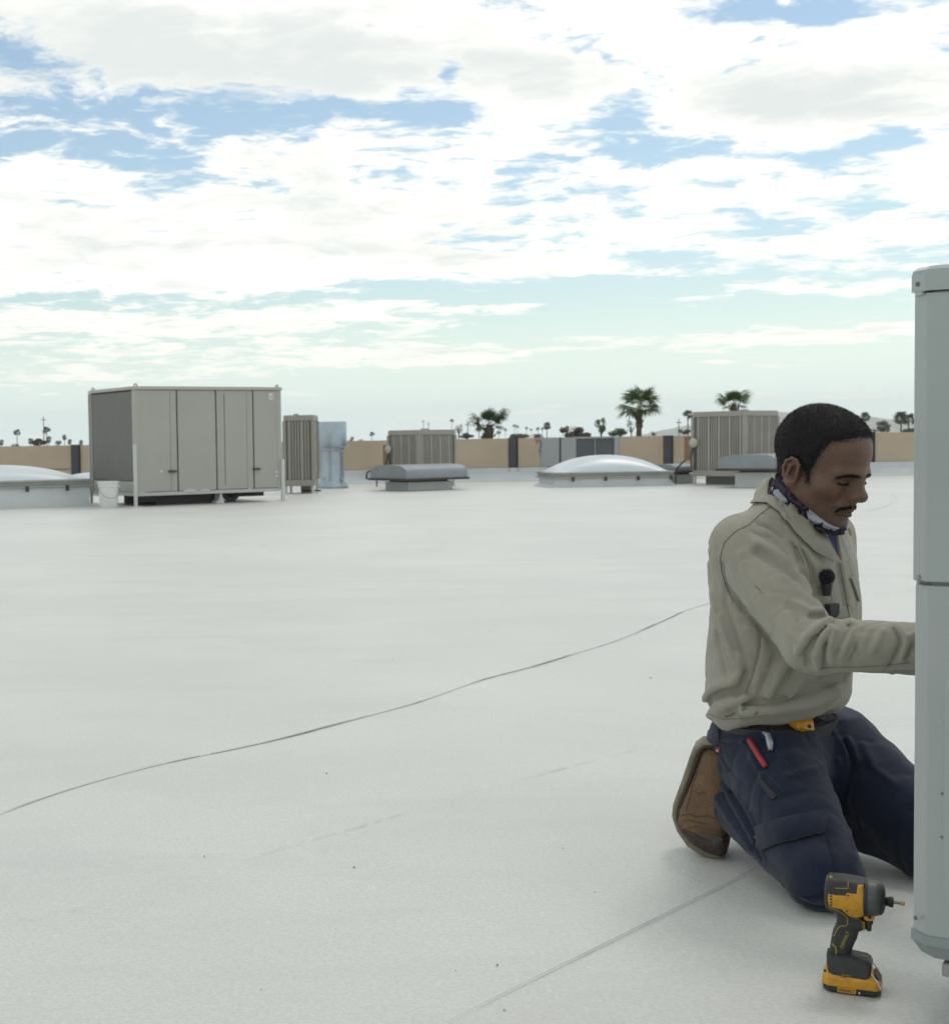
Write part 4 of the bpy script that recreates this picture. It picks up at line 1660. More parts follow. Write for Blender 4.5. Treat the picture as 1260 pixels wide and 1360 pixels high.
hg = grad(sd_headonly, hv)
hg /= np.linalg.norm(hg, axis=1)[:, None] + 1e-9
hq_l = (hv - V3(HC)) @ HR.T
hi2 = hair_in(hq_l[:, 0], np.abs(hq_l[:, 1]), hq_l[:, 2])
vis = (sd_body(hv) > -.001) & (hi2 > -.006)
idx = rng.choice(np.nonzero(vis)[0], 26000)
comb = np.array(HF * .35 - HU * .1) * 1.0
dd = hg[idx] + .75 * rng.normal(size=(len(idx), 3)) * .5 + comb * .35
dd /= np.linalg.norm(dd, axis=1)[:, None]
keep = rng.random(len(idx)) < np.clip((hi2[idx] + .007) / .022, .04, 1)
strands('hair_strands', (hv[idx] + rng.normal(size=(len(idx), 3)) * .001)[keep], dd[keep], .0042, .00035, M_HAIR, person)


def facial(name, curve, width, n, ln, direction, thick=.00040):
    """hairs rooted on the face along a head-local curve (both sides)"""
    roots, dirs = [], []
    cv = resample(curve, 60)
    for s in (-1, 1):
        for _ in range(n):
            p = cv[rng.integers(0, 60)] + rng.normal(size=3) * np.array((.001, .0015, width))
            roots.append(hw(p[0], s * p[1], p[2]))
            d = HF * direction[0] + HL * (s * direction[1]) + HU * direction[2]
            dirs.append(d)
    r = np.array([tuple(v) for v in roots], dtype=f32)
    for _ in range(3):
        g_ = grad(sd_body, r)
        r -= g_ * (sd_body(r) / np.maximum((g_ * g_).sum(1), .3))[:, None]
    g_ = grad(sd_body, r)
    d = np.array([tuple(v) for v in dirs]) + .30 * g_ + rng.normal(size=r.shape) * .22
    d /= np.linalg.norm(d, axis=1)[:, None]
    return strands(name, r + g_ * .0002, d.astype(f32), ln, thick, M_HAIR, person)


facial('eyebrow', [(.101, .009, .0070), (.0965, .021, .0080), (.088, .038, .0060), (.079, .052, .0005)], .0019, 420, .0060, (-.2, .9, .05), .00032)
facial('moustache', [(.106, .002, -.0590), (.101, .010, -.0600), (.094, .020, -.0640), (.088, .0285, -.0700), (.086, .031, -.0765)], .0021, 520, .0050, (-.25, .7, -.65), .00028)
facial('eyelashes', [(.088, .020, -.0138), (.0865, .033, -.0142), (.079, .046, -.0130)], .0006, 160, .0045, (.8, .2, -.35))

# ---- shirt
SW = [.155, .160, .186, .188, .190, .197, .176, .135, .098, .075]
SD = [.105, .112, .138, .137, .136, .133, .116, .094, .078, .068]


def sd_shirt0(Q):
    d = loft(Q, TZ, TC, SW, SD, UL, UF, 2.2)
    d = smin(d, rc(Q, shc + UP * .03, J['sh_r'] + UP * .005, .075, .070), .03)
    d = smin(d, rc(Q, shc + UP * .03, J['sh_l'] + UP * .005, .075, .070), .03)
    ar = smin(rc(Q, J['sh_r'], J['el_r'] + UP * .004, .073, .056), rc(Q, J['el_r'], J['wr_r'] + (J['wr_r'] - J['el_r']) * -.06, .055, .043), .012)
    al = smin(rc(Q, J['sh_l'], J['el_l'], .070, .052), rc(Q, J['el_l'], J['wr_l'], .047, .040), .012)
    d = smin(d, ar, .016)
    d = smin(d, al, .016)
    return d.astype(f32)


def on_off(pts, f, off):
    return [Vector((a + b * off).tolist()) for a, b in zip(*hitN(pts, f, 2.0, 3.6))]


def on(f, pts, y0=2.3, y1=3.4):
    return [Vector(v.tolist()) for v in hitN(pts, f, y0, y1)[0]]


SF = [([(957, 752), (966, 780), (984, 805)], -.007, .010),
      ([(968, 786), (1002, 828), (1034, 866), (1064, 893)], -.006, .011),
      ([(1006, 731), (1018, 738), (1030, 747), (1046, 758), (1058, 767)], -.012, .009),
      ([(1006, 722), (1024, 731), (1046, 746)], .006, .010),
      ([(1008, 695), (1022, 700), (1036, 710)], -.005, .006),
      ([(1022, 712), (1034, 722), (1046, 735)], -.005, .005), ([(996, 706), (1012, 711), (1026, 720)], -.003, .006),
      ([(1052, 722), (1061, 742), (1066, 768), (1068, 785)], -.005, .005), ([(1060, 728), (1073, 750), (1079, 775), (1082, 795)], -.006, .005),
      ([(1057, 724), (1067, 745), (1073, 772)], .004, .004), ([(1068, 730), (1081, 752), (1087, 776)], .004, .005),
      # elbow
      ([(1101, 824), (1088, 832), (1070, 848), (1060, 866)], .010, .007), ([(1096, 833), (1080, 847), (1071, 864), (1073, 884)], -.008, .006),
      ([(1102, 834), (1090, 850), (1083, 870), (1086, 888)], .007, .006), ([(1103, 842), (1096, 860), (1093, 884)], -.006, .005),
      ([(1079, 818), (1090, 817), (1098, 818)], -.008, .006), ([(1055, 800), (1075, 812), (1090, 812)], .005, .009),
      ([(1108, 838), (1102, 858), (1104, 880)], .004, .006),
      # forearm
      ([(1126, 836), (1119, 852), (1112, 868)], -.004, .005), ([(1132, 836), (1125, 856), (1118, 872)], .003, .005), ([(1146, 838), (1138, 858), (1130, 876)], -.004, .006),
      ([(1160, 838), (1152, 856), (1143, 872)], -.004, .006), ([(1172, 838), (1166, 852), (1158, 866)], .003, .006),
      ([(1187, 834), (1195, 845), (1196, 856), (1189, 872), (1176, 890)], -.007, .006), ([(1192, 834), (1202, 846), (1204, 856), (1197, 874), (1184, 892)], .008, .006),
      ([(1213, 856), (1206, 862), (1201, 875)], -.006, .006), ([(1214, 842), (1206, 846)], .004, .006),
      # blousing at the waist
      ([(988, 934), (1012, 934), (1036, 931), (1064, 923), (1090, 914), (1124, 902)], -.010, .009), ([(988, 945), (1030, 943), (1070, 936), (1110, 920)], .010, .012),
      ([(936, 941), (942, 927), (962, 919), (988, 912)], -.011, .008), ([(934, 930), (950, 912), (975, 906)], .006, .010), ([(940, 950), (965, 937), (990, 926)], .009, .010),
      ([(989, 894), (987, 912), (980, 920)], -.006, .007), ([(982, 870), (984, 892), (976, 905)], .004, .008),
      ([(1030, 870), (1020, 895), (1008, 922)], -.005, .009), ([(1051, 890), (1040, 905), (1030, 924)], -.004, .008), ([(1042, 878), (1032, 900), (1020, 924)], .005, .009),
      ([(1062, 900), (1058, 912), (1048, 924)], .004, .008), ([(1096, 896), (1085, 908), (1070, 918)], -.004, .008), ([(1118, 880), (1110, 898), (1095, 908)], .004, .009),
      ([(949, 840), (953, 865), (962, 892)], -.004, .008), ([(957, 820), (966, 850), (978, 880)], .004, .009), ([(960, 800), (972, 830), (984, 862)], -.004, .007),
      ([(946, 790), (950, 815), (957, 840)], .003, .009), ([(1009, 842), (1008, 862), (1004, 880), (997, 902), (989, 924)], -.0035, .0030),
      # upper arm soft folds
      ([(983, 735), (990, 762), (1003, 790)], .003, .010), ([(1000, 745), (1015, 775), (1035, 800)], -.003, .011), ([(1040, 765), (1060, 785), (1078, 800)], .004, .010),
      ([(1010, 800), (1030, 825), (1055, 850)], .004, .012), ([(1048, 800), (1060, 818), (1062, 840)], -.004, .009),
      # placket edge and chest
      ([(1112, 748), (1116, 775), (1121, 802), (1127, 830)], -.004, .004), ([(1117, 748), (1121, 775), (1126, 802), (1131, 828)], .004, .005)]
SLINES = [(on_off(p, sd_shirt0, (-.8 if a < 0 else .5) * r), a * (2.0 if r < .0085 else 1.5) * (.62 if p[0][0] > 1110 and p[0][1] > 825 else 1.0), r * .95) for p, a, r in SF]
HEMZ = [(waist.z + .004)]


def sd_shirt(Q):
    d = sd_shirt0(Q) - bump_lines(Q, SLINES)
    d = d - .0045 * vnoise(Q * np.array((1, 1, .55), dtype=f32), 24) - .0020 * vnoise(Q * np.array((1, 1, .6), dtype=f32), 60)
    d = d + .0105 * np.maximum(.10 - np.abs(vnoise(Q * np.array((1.2, 1.2, .8), dtype=f32) + 7.3, 17)), 0) * 1.6 + .006 * np.maximum(.10 - np.abs(vnoise(Q * np.array((1, 1, .8), dtype=f32) + 3.1, 34)), 0)
    ph = np.arctan2((Q[:, 0] - waist.x) * UF[0] + (Q[:, 1] - waist.y) * UF[1], (Q[:, 0] - waist.x) * UL[0] + (Q[:, 1] - waist.y) * UL[1])
    fw_ = (Q[:, 0] - waist.x) * UF[0] + (Q[:, 1] - waist.y) * UF[1]
    hem = waist.z + .003 + .036 * np.clip((fw_ + .03) / .15, 0, 1) + .004 * np.sin(ph * 5) + .003 * np.sin(ph * 9)
    d = smax(d, hem - Q[:, 2], .022)
    # open neck: V in front, ring behind
    q = Q - V3(NB + UP * .055 + FW * .02)
    d = smax(d, -rc(Q, NB + UP * .02 + FW * .012, NT + FW * .012 + UP * .02, .066, .066), .008)
    vv = Q - V3(tcx(.70))
    f_ = vv[:, 0] * FW.x + vv[:, 1] * FW.y
    l_ = np.abs(vv[:, 0] * LF.x + vv[:, 1] * LF.y)
    vcut = np.maximum(np.maximum(l_ * 2.6 - (Q[:, 2] - .655), .055 - f_), Q[:, 2] - .82)
    d = smax(d, -vcut, .005)
    # sleeve end
    for s in 'rl':
        a = (J['wr_' + s] - J['el_' + s]).normalized()
        t = (Q - V3(J['wr_' + s])) @ V3(a) + .012
        near = np.linalg.norm(Q - V3(J['wr_' + s]), axis=1) < .10
        d = np.where(near, smax(d, t, .012), d)
    return d.astype(f32)


sv, sq = sdf_mesh(sd_shirt, (.78, 2.42, .24), (1.46, 3.40, .86), .0032, 2)


def cloth_mat(name, c1, c2, rough=.9, weave=900, bump=.25, stains=None):
    m = mat(name, c1, rough, var=.5, vscale=9, col2=c2, spec=.2)
    nt = m.node_tree
    t = nt.nodes.new('ShaderNodeTexCoord')
    n = nt.nodes.new('ShaderNodeTexNoise')
    n.inputs['Scale'].default_value = weave
    n.inputs['Detail'].default_value = 2
    n2 = nt.nodes.new('ShaderNodeTexNoise')
    n2.inputs['Scale'].default_value = 70
    n2.inputs['Detail'].default_value = 5
    a = nt.nodes.new('ShaderNodeMath')
    a.operation = 'MULTIPLY_ADD'
    a.inputs[1].default_value = 2.2
    nt.links.new(t.outputs['Object'], n.inputs['Vector'])
    nt.links.new(t.outputs['Object'], n2.inputs['Vector'])
    nt.links.new(n2.outputs['Fac'], a.inputs[0])
    nt.links.new(n.outputs['Fac'], a.inputs[2])
    b = nt.nodes.new('ShaderNodeBump')
    b.inputs['Strength'].default_value = bump
    b.inputs['Distance'].default_value = .002
    nt.links.new(a.outputs[0], b.inputs['Height'])
    ps = nt.nodes['Principled BSDF']
    nt.links.new(b.outputs[0], ps.inputs['Normal'])
    ps.inputs['Sheen Weight'].default_value = .15
    ps.inputs['Sheen Roughness'].default_value = .6
    return m


M_SHIRT = cloth_mat('tan_work_shirt', (.318, .304, .252), (.270, .257, .212))
shirt = mesh_np('shirt', sv, sq, M_SHIRT, person, PB)
M_STAIN = mat('shirt_stain', (.115, .11, .095), .95, var=.4, vscale=120, col2=(.2, .195, .165))
for st in ([(1001, 777), (1006, 781), (1010, 788)], [(1004, 779), (1009, 783), (1013, 788)], [(962, 952), (970, 950), (976, 947)], [(985, 944), (990, 940), (993, 943)], [(1002, 949), (1006, 945)]):
    A = [(x - 1, y - 1.2) for x, y in st]
    B = [(x + .6, y + 1.2) for x, y in st]
    patch('stain', A, B, sd_shirt, M_STAIN, shirt, PB, off=.0008, th=.0012, n=6, k=3)
patch('pocket_flap', [(1127, 768), (1131, 778), (1135, 790), (1138, 799)], [(1132, 764), (1136, 772), (1138, 786), (1139.5, 796)], sd_shirt, M_SHIRT, shirt, PB, off=.006, th=.004, n=10, k=4)
M_LOGO = mat('chest_logo', (.26, .36, .44), .9)
for lg in ([(1123, 727), (1127, 725), (1130, 728)], [(1123, 731), (1126, 734), (1129, 732)], [(1125, 738), (1128, 741), (1130, 747)], [(1124, 744), (1127, 748)]):
    patch('chest_logo', [(x, y - .7) for x, y in lg], [(x, y + .7) for x, y in lg], sd_shirt, M_LOGO, shirt, PB, off=.0008, th=.001, n=6, k=3)


# collar: a folded band round the neck, open in front, with two points
def collar_pt(a, v):
    """a: angle from the back (0) to the front (+-pi); v: 0 inner top edge .. 1 outer fall"""
    s = abs(a) / math.pi
    c = NB + UP * .048 + FW * (.024 + .020 * s)
    rad = .0685 + .006 * s + .026 * v + .010 * v * max(0, s - .5) * 2
    z = .040 - .152 * s ** 1.02 - v * (.036 + .022 * max(0, (s - .45) * 2) ** 1.3)
    bow = .011 * math.sin(min(v, 1) * math.pi) * (1 - .3 * s)
    return c + LF * (math.sin(a) * (rad + bow) * 1.04) + FW * (-math.cos(a) * (rad + bow) * .98) + UP * z


AM = math.radians(146)


def collar(th):
    nu, nv = 60, 8
    A0, A1 = -AM, math.radians(112)
    top, bot = [], []
    GP = np.array([[tuple(collar_pt(A0 + (A1 - A0) * i / nu, j / nv)) for j in range(nv + 1)] for i in range(nu + 1)], dtype=f32).reshape(-1, 3)
    for _ in range(3):                  # lie on the shirt, never inside it
        dd_ = sd_shirt(GP)
        gg_ = grad(sd_shirt, GP)
        GP += gg_ * (np.maximum(.0035 - dd_, 0) / np.maximum((gg_ * gg_).sum(1), .3))[:, None]
    GRID = {(i, j): Vector(GP[i * (nv + 1) + j].tolist()) for i in range(nu + 1) for j in range(nv + 1)}
    for i in range(nu + 1):
        for j in range(nv + 1):
            p = GRID[i, j]
            c = NB + UP * p.z
            n_ = Vector((p.x - NB.x, p.y - NB.y, .3 * .08)).normalized()
            w_ = Vector((0, 0, 0))
            top.append(p + n_ * th + w_ - PB)
            bot.append(p - PB)
    N_ = len(top)
    fs = []
    k = nv + 1
    for i in range(nu):
        for j in range(nv):
            q = i * k + j
            fs += [(q, q + 1, q + k + 1, q + k), (N_ + q, N_ + q + k, N_ + q + k + 1, N_ + q + 1)]
    lp = [j for j in range(k)] + [i * k + nv for i in range(1, nu + 1)] + [nu * k + j for j in range(nv - 1, -1, -1)] + [i * k for i in range(nu - 1, 0, -1)]
    for a, b in zip(lp, lp[1:] + lp[:1]):
        fs.append((a, N_ + a, N_ + b, b))
    return MB().add(top + bot, fs)


collar(.004).build('collar', M_SHIRT, shirt, smooth=True, autos=60)

# undershirt showing in the open neck
def sd_under(Q):
    d = loft(Q, TZ, TC, [w - .012 for w in SW], [w - .010 for w in SD], UL, UF, 2.2)
    fu_ = (Q[:, 0] - shc.x) * FW.x + (Q[:, 1] - shc.y) * FW.y
    d = smax(d, .045 - fu_, .005)
    return smax(smax(d, .60 - Q[:, 2], .005), Q[:, 2] - .755, .005).astype(f32)


uv, uq = sdf_mesh(sd_under, (.85, 2.8, .54), (1.25, 3.25, .78), .006, 1)
mesh_np('undershirt', uv, uq, mat('blue_undershirt', (.045, .065, .24), .9, var=.3, vscale=30), person, PB)


# neck gaiter
GA, GB = NB + FW * .030 + UP * -.005, NT + FW * .026 + UP * .010


def sd_gaiter(Q):
    d = rc(Q, GA, GB, .076, .068)
    d = smin(d, sd_headonly(Q) - .0055, .012)
    ax = V3((GB - GA).normalized())
    t = (Q - V3(GA)) @ ax
    d = d - .0032 * np.sin(t * 300 + 6 * vnoise(Q, 22) + 9 * (Q[:, 0] + Q[:, 2])) - .004 * vnoise(Q, 30)
    # top edge follows the jaw: low in front, high behind
    q = (Q - V3(HC)) @ HR.T
    top = q[:, 2] - np.interp(q[:, 0], [-.10, -.042, -.010, .0156, .0475, .0696, .0933], [-.040, -.044, -.056, -.074, -.090, -.101, -.110]) + .004 * vnoise(Q, 18)
    d = smax(d, top, .004)
    d = smax(d, NB.z - .035 - Q[:, 2], .006)
    return smax(d, np.linalg.norm(Q - V3(NB + FW * .035 + UP * .03), axis=1) - .125, .006).astype(f32)


gv, gq = sdf_mesh(sd_gaiter, V3(NB) + np.array((-.16, -.20, -.09)), V3(NB) + np.array((.20, .14, .18)), .0028, 2)
M_GAIT = mat('patterned_gaiter', (.03, .026, .04), .85, spec=.2)
nt = M_GAIT.node_tree
t_ = nt.nodes.new('ShaderNodeTexCoord')
vo = nt.nodes.new('ShaderNodeTexVoronoi')
vo.inputs['Scale'].default_value = 21
vo.inputs['Randomness'].default_value = 1.0
nn_ = nt.nodes.new('ShaderNodeTexNoise')
nn_.inputs['Scale'].default_value = 60
ad = nt.nodes.new('ShaderNodeVectorMath')
ad.operation = 'MULTIPLY_ADD'
ad.inputs[1].default_value = (.02, .02, .02)
nt.links.new(t_.outputs['Object'], nn_.inputs['Vector'])
nt.links.new(nn_.outputs['Color'], ad.inputs[0])
nt.links.new(t_.outputs['Object'], ad.inputs[2])
nt.links.new(ad.outputs[0], vo.inputs['Vector'])
cr = nt.nodes.new('ShaderNodeValToRGB')
cr.color_ramp.interpolation = 'CONSTANT'
cr.color_ramp.elements[0].color = (.34, .36, .40, 1)
cr.color_ramp.elements[1].position = .46
cr.color_ramp.elements[1].color = (.016, .014, .022, 1)
e_ = cr.color_ramp.elements.new(.56)
e_.color = (.055, .042, .062, 1)
e_ = cr.color_ramp.elements.new(.66)
e_.color = (.02, .017, .03, 1)
nt.links.new(vo.outputs['Distance'], cr.inputs[0])
nt.links.new(cr.outputs[0], nt.nodes['Principled BSDF'].inputs['Base Color'])
mesh_np('neck_gaiter', gv, gq, M_GAIT, person, PB)


# ---- trousers
def sd_trouser0(Q):
    d = loft(Q, [.13, .20, .27, waist.z - .012, waist.z + .012], [pel + FW * .02, pel + FW * .005, pel, tcx(waist.z - .012), tcx(waist.z + .012)],
             [.15, .175, .172, .152, .148], [.115, .140, .132, .108, .105], UL, UF, 2.3)
    d = smin(d, rc(Q, J['hip_r'] + FW * .01, J['knee_r'], .108, .074), .045)
    d = smin(d, rc(Q, J['hip_l'] + FW * .01, J['knee_l'], .112, .088), .045)
    d = smin(d, rc(Q, J['knee_r'], J['ank_r'], .072, .058), .012)
    d = smin(d, rc(Q, J['knee_l'], J['ank_l'], .072, .066), .012)
    return d.astype(f32)


TF = [([(948, 1030), (966, 1068), (990, 1110), (1010, 1140)], -.006, .006), ([(958, 1040), (982, 1085), (1002, 1120)], .005, .006), ([(970, 1052), (990, 1085), (1006, 1118)], -.007, .006),
      ([(976, 1050), (996, 1082), (1006, 1108)], .005, .005), ([(950, 1060), (972, 1095), (996, 1128)], .004, .006),
      ([(1120, 985), (1126, 1000), (1132, 1014)], -.006, .006), ([(1125, 980), (1133, 996), (1138, 1010)], .005, .006), ([(1106, 975), (1118, 990), (1124, 1008)], .005, .007),
      ([(1135, 1010), (1126, 1040), (1120, 1070)], -.006, .010), ([(1145, 990), (1160, 1020), (1185, 1040)], .004, .012), ([(1150, 1020), (1180, 1030), (1205, 1028)], -.004, .010),
      ([(1120, 1080), (1128, 1110), (1136, 1140)], .003, .008), ([(952, 1000), (965, 1020), (985, 1038)], -.003, .007), ([(985, 985), (1000, 1010), (1012, 1032)], .003, .006),
      ([(1070, 1200), (1090, 1206), (1110, 1200)], -.004, .007), ([(1052, 1180), (1078, 1196), (1104, 1188)], .004, .007), ([(1040, 1060), (1075, 1050), (1110, 1040)], -.003, .010),
      ([(1050, 1030), (1080, 1022), (1112, 1010)], .003, .010)]
TLINES = [(on_off(p, sd_trouser0, (-.8 if a < 0 else .5) * r), a * 1.5, r) for p, a, r in TF]


def sd_trouser(Q):
    d = sd_trouser0(Q) - bump_lines(Q, TLINES)
    d = d - .0045 * vnoise(Q, 22) - .0020 * vnoise(Q, 55) + .013 * np.maximum(.10 - np.abs(vnoise(Q + 2.7, 15)), 0) * 1.6
    for s in 'rl':
        a = (J['ank_' + s] - J['knee_' + s]).normalized()
        t = (Q - V3(J['ank_' + s])) @ V3(a) - .018
        near = np.linalg.norm(Q - V3(J['ank_' + s]), axis=1) < .13
        d = np.where(near, smax(d, t, .012), d)
    d = smax(d, Q[:, 2] - waist.z - .014, .004)
    return smax(d, .002 - Q[:, 2], .012).astype(f32)


tv, tq = sdf_mesh(sd_trouser, (.78, 2.5, -.012), (1.48, 3.55, .40), .0040, 2)
M_TROU = cloth_mat('navy_trousers', (.0112, .0168, .041), (.0076, .0117, .029), weave=800)
trou = mesh_np('trousers', tv, tq, M_TROU, person, PB)
flap = patch('cargo_flap', [(1003, 1099), (1030, 1092), (1065, 1086), (1096, 1081)], [(1013, 1130), (1032, 1122), (1060, 1116), (1094, 1108)], sd_trouser, M_TROU, trou, PB, off=.014, th=.009, n=24, k=10, puff=.004)
patch('cargo_pocket', [(1017, 1131), (1040, 1122), (1068, 1117), (1094, 1110)], [(1052, 1186), (1068, 1190), (1088, 1186), (1110, 1172)], sd_trouser, M_TROU, trou, PB, off=.006, th=.006, n=24, k=14, puff=.004)
M_THREAD = mat('navy_stitch', (.035, .042, .075), .9)


def stitch(pts, f, parent, m, r=.0009, off=.0005):
    q = resample(pts, max(6, int(len(pts) * 5)))
    MB().tube([v - PB for v in on_off(q, f, off)], r, 5).build('stitching', m, parent)


stitch([(1025, 975), (1013, 1022), (1040, 1052)], sd_trouser, trou, M_THREAD)
stitch([(1023, 974), (1030, 1000), (1062, 1030), (1100, 1060)], sd_trouser, trou, M_THREAD)
M_TST = mat('shirt_stitch', (.19, .18, .15), .95)
stitch([(994, 697), (976, 706), (962, 720), (956, 740), (958, 760), (965, 782), (974, 800)], sd_shirt, shirt, M_TST, .0011)
stitch([(1024, 672), (1008, 684), (994, 697)], sd_shirt, shirt, M_TST, .0011)
stitch([(1114, 748), (1119, 775), (1124, 802), (1129, 828)], sd_shirt, shirt, M_TST, .0011)
stitch([(1087, 888), (1110, 886), (1140, 886), (1175, 884), (1208, 880)], sd_shirt, shirt, M_TST, .0010)
stitch([(940, 948), (960, 955), (990, 954), (1020, 949)], sd_shirt, shirt, M_TST, .0010)
stitch([(1009, 842), (1008, 862), (1004, 880), (997, 902), (989, 924)], sd_shirt, shirt, M_TST)
patch('zip_tab', [(1008, 1040), (1013, 1036)], [(1026, 1063), (1032, 1058)], sd_trouser, mat('black_zip', (.02, .021, .022), .7), trou, PB, off=.004, th=.003, n=4, k=8)
patch('brand_tab', [(951, 992), (951, 1000)], [(957, 992), (957, 1000)], sd_trouser, mat('red_tab', (.20, .03, .045), .8), trou, PB, off=.004, th=.003, n=4, k=4)
patch('brand_tab_print', [(952.6, 994.5), (952.6, 998)], [(955.6, 994.5), (955.6, 998)], sd_trouser, mat('tab_white', (.45, .42, .44), .8), trou, PB, off=.0048, th=.001, n=4, k=4)
# belt
bl = MB()
nu = 80
for w_, (o_) in ((0, 0),):
    top, fs = [], []
    for i in range(nu):
        a = 2 * math.pi * i / nu
        for (dz, dr) in ((-.022, .004), (-.022, .009), (.016, .008), (.016, .003)):
            c = tcx(waist.z + dz)
            ca, sa = math.cos(a), math.sin(a)
            rr = 1 / ((abs(ca) / .152) ** 2.3 + (abs(sa) / .109) ** 2.3) ** (1 / 2.3)
            top.append(c + LF * (ca * (rr + dr)) + FW * (sa * (rr + dr)) - PB)
    for i in range(nu):
        for j in range(4):
            a, b = i * 4 + j, i * 4 + (j + 1) % 4
            c, d = ((i + 1) % nu) * 4 + (j + 1) % 4, ((i + 1) % nu) * 4 + j
            fs.append((a, b, c, d))
    bl.add(top, fs)
bl.build('belt', mat('dark_belt', (.040, .038, .038), .7, var=.3, vscale=30), person, smooth=True, autos=50)


def sd_waist(Q):
    return np.minimum(sd_trouser(Q), loft(Q, [waist.z - .03, waist.z + .03], [tcx(waist.z - .03), tcx(waist.z + .03)], [.161, .161], [.118, .118], UL, UF, 2.3)).astype(f32)


for px in (953, 1012):
    patch('belt_loop', [(px - 2, 958), (px - 2, 982)], [(px + 3, 958), (px + 3, 982)], sd_waist, M_TROU, trou, PB, off=.005, th=.003, n=8, k=4)


# ---- boots: outline in the plane of the boot, pillowed across its width
RV = Vector((.94, -.34, 0)).normalized()
NV = Vector((.34, .94, 0)).normalized()


def boot(c0, mirror_t=0.0, hidden=False):
    """c0: world point of the toe contact; outlines in photo pixels about (935,1140)"""
    k = 3.05 / FPX
    b = empty('boot', c0 - PB)
    b.parent = person
    b['label'] = 'brown leather work boot with dark toe and tan sole'
    U = RV
    def cv(pts):
        return [((x - 935) * k, (1140 - y) * k) for x, y in pts]
    sole = cv([(930, 1138), (912, 1127), (899, 1108), (892.5, 1088), (894, 1072), (905, 1040), (916, 1005), (921, 994), (930, 986.5), (940, 985), (950, 987),
               (950, 991), (940, 990), (932, 993), (927, 1000), (915, 1038), (901, 1078), (901, 1092), (906, 1104), (920, 1118), (938, 1129), (958, 1133), (959, 1139), (946, 1141)])
    upper = cv([(928, 998), (936, 991), (950, 990), (962, 996), (968, 1020), (966, 1060), (962, 1085), (963, 1105), (962, 1122), (957, 1133), (938, 1129), (920, 1118), (906, 1104), (901, 1092), (901, 1078), (915, 1038)])
    toe = cv([(905, 1101), (918, 1099), (926, 1097), (934, 1104), (947, 1107), (961, 1108), (963.5, 1118), (960, 1131), (956, 1134), (938, 1130), (920, 1119)])
    welt = cv([(928.5, 993.5), (936, 988), (950, 988), (950, 991), (938, 992), (931, 998), (918, 1038), (904.5, 1078), (904.5, 1092), (909, 1102), (921, 1115), (938, 1126), (957, 1131), (956, 1134), (938, 1130), (919, 1119.5), (905, 1105), (900, 1092), (900, 1078), (914, 1038)])
    o_ = V3(c0)
    def ext(poly, t, kk, wav=0.0, grow=0.0):
        def f(Q):
            q = Q - o_
            x = q @ V3(U)
            n = q @ V3(NV) - .045
            z = q[:, 2]
            tt = t
            if wav:
                tt = t + np.interp(z, [0, .08, .16, .26], [.004, .004, -.006, -.012]).astype(f32)
            d2 = poly2(x, z, poly) - grow
            d = smax(d2, np.abs(n) - tt, kk)
            if wav:
                d = d - .0018 * np.sin(z * 150 + x * 60) * np.clip(1 - np.abs(z - .066) / .03, 0, 1) - .0015 * vnoise(Q, 70)
            return d.astype(f32)
        return f
    lo, hi = o_ + np.array((-.12, -.10, -.01)), o_ + np.array((.13, .20, .28))
    M_SOLE = mat('tan_rubber_sole', (.26, .225, .17), .8, var=.35, vscale=40, bump=.3, bscale=180)
    M_UP = mat('brown_leather', (.20, .115, .054), .65, var=.5, vscale=22, col2=(.10, .065, .038), bump=.35, bscale=160)
    M_TOE = mat('dark_toe_leather', (.058, .043, .036), .6, var=.4, vscale=60, bump=.3, bscale=200)
    M_WELT = mat('dark_welt', (.045, .032, .025), .8)
    for nm, po, t, kk, m, wv, gw in (('sole', sole, .046, .010, M_SOLE, 0, .0), ('upper', upper, .060, .036, M_UP, 1, .003), ('toe_cap', toe, .071, .040, M_TOE, 0, .006), ('welt', welt, .0495, .006, M_WELT, 0, .0005)):
        v, q = sdf_mesh(ext(po, t, kk, wv, gw), lo, hi, .0032, 1)
        oo = mesh_np(nm, v, q, m, b, c0)
    if True:
        fu = ext(upper, .060, .036, 1, .003)
        ft = ext(toe, .071, .040, 0, .006)
        fb = lambda Q: np.minimum(fu(Q), ft(Q)).astype(f32)
        M_CR = mat('boot_crease', (.095, .060, .036), .8)
        M_ED = mat('boot_edging', (.135, .085, .046), .7)
        for nm, pts, r_, m_ in (('toe_edging', [(905, 1100), (916, 1099), (925, 1096.5), (934, 1103), (946, 1107), (957, 1108)], .0022, M_ED), ('crease', [(904, 1083), (914, 1081), (926, 1085), (938, 1083), (950, 1087)], .0016, M_CR),
                                ('crease', [(906, 1090), (918, 1089), (928, 1092), (940, 1095)], .0014, M_CR),                                 ('seam', [(927, 1018), (921, 1040), (915, 1060), (911, 1078)], .0010, M_CR), ('crease', [(921, 1050), (928, 1054), (937, 1052)], .0011, M_CR), ('seam', [(936, 998), (945, 1002), (951, 1000)], .0011, M_ED)):
            q_ = resample(pts, 16)
            MB().tube([v - c0 for v in on_off(q_, fb, .0002)], r_, 6).build(nm, m_, b)
    MB().lathe([(.013, -.001), (.011, .0014), (.001, .002)], 10, 'Y', tuple(on_off([(951, 1117)], fb, .001)[0] - c0)).build('scuff', mat('scuff_grey', (.13, .125, .12), .9, var=.5, vscale=200), b)
    return b


b1 = boot(G(935, 1140) + Vector((0, 0, .001)))
b2 = copy_tree(b1, person)
b2.location = b1.location + Vector((.21, .27, 0))

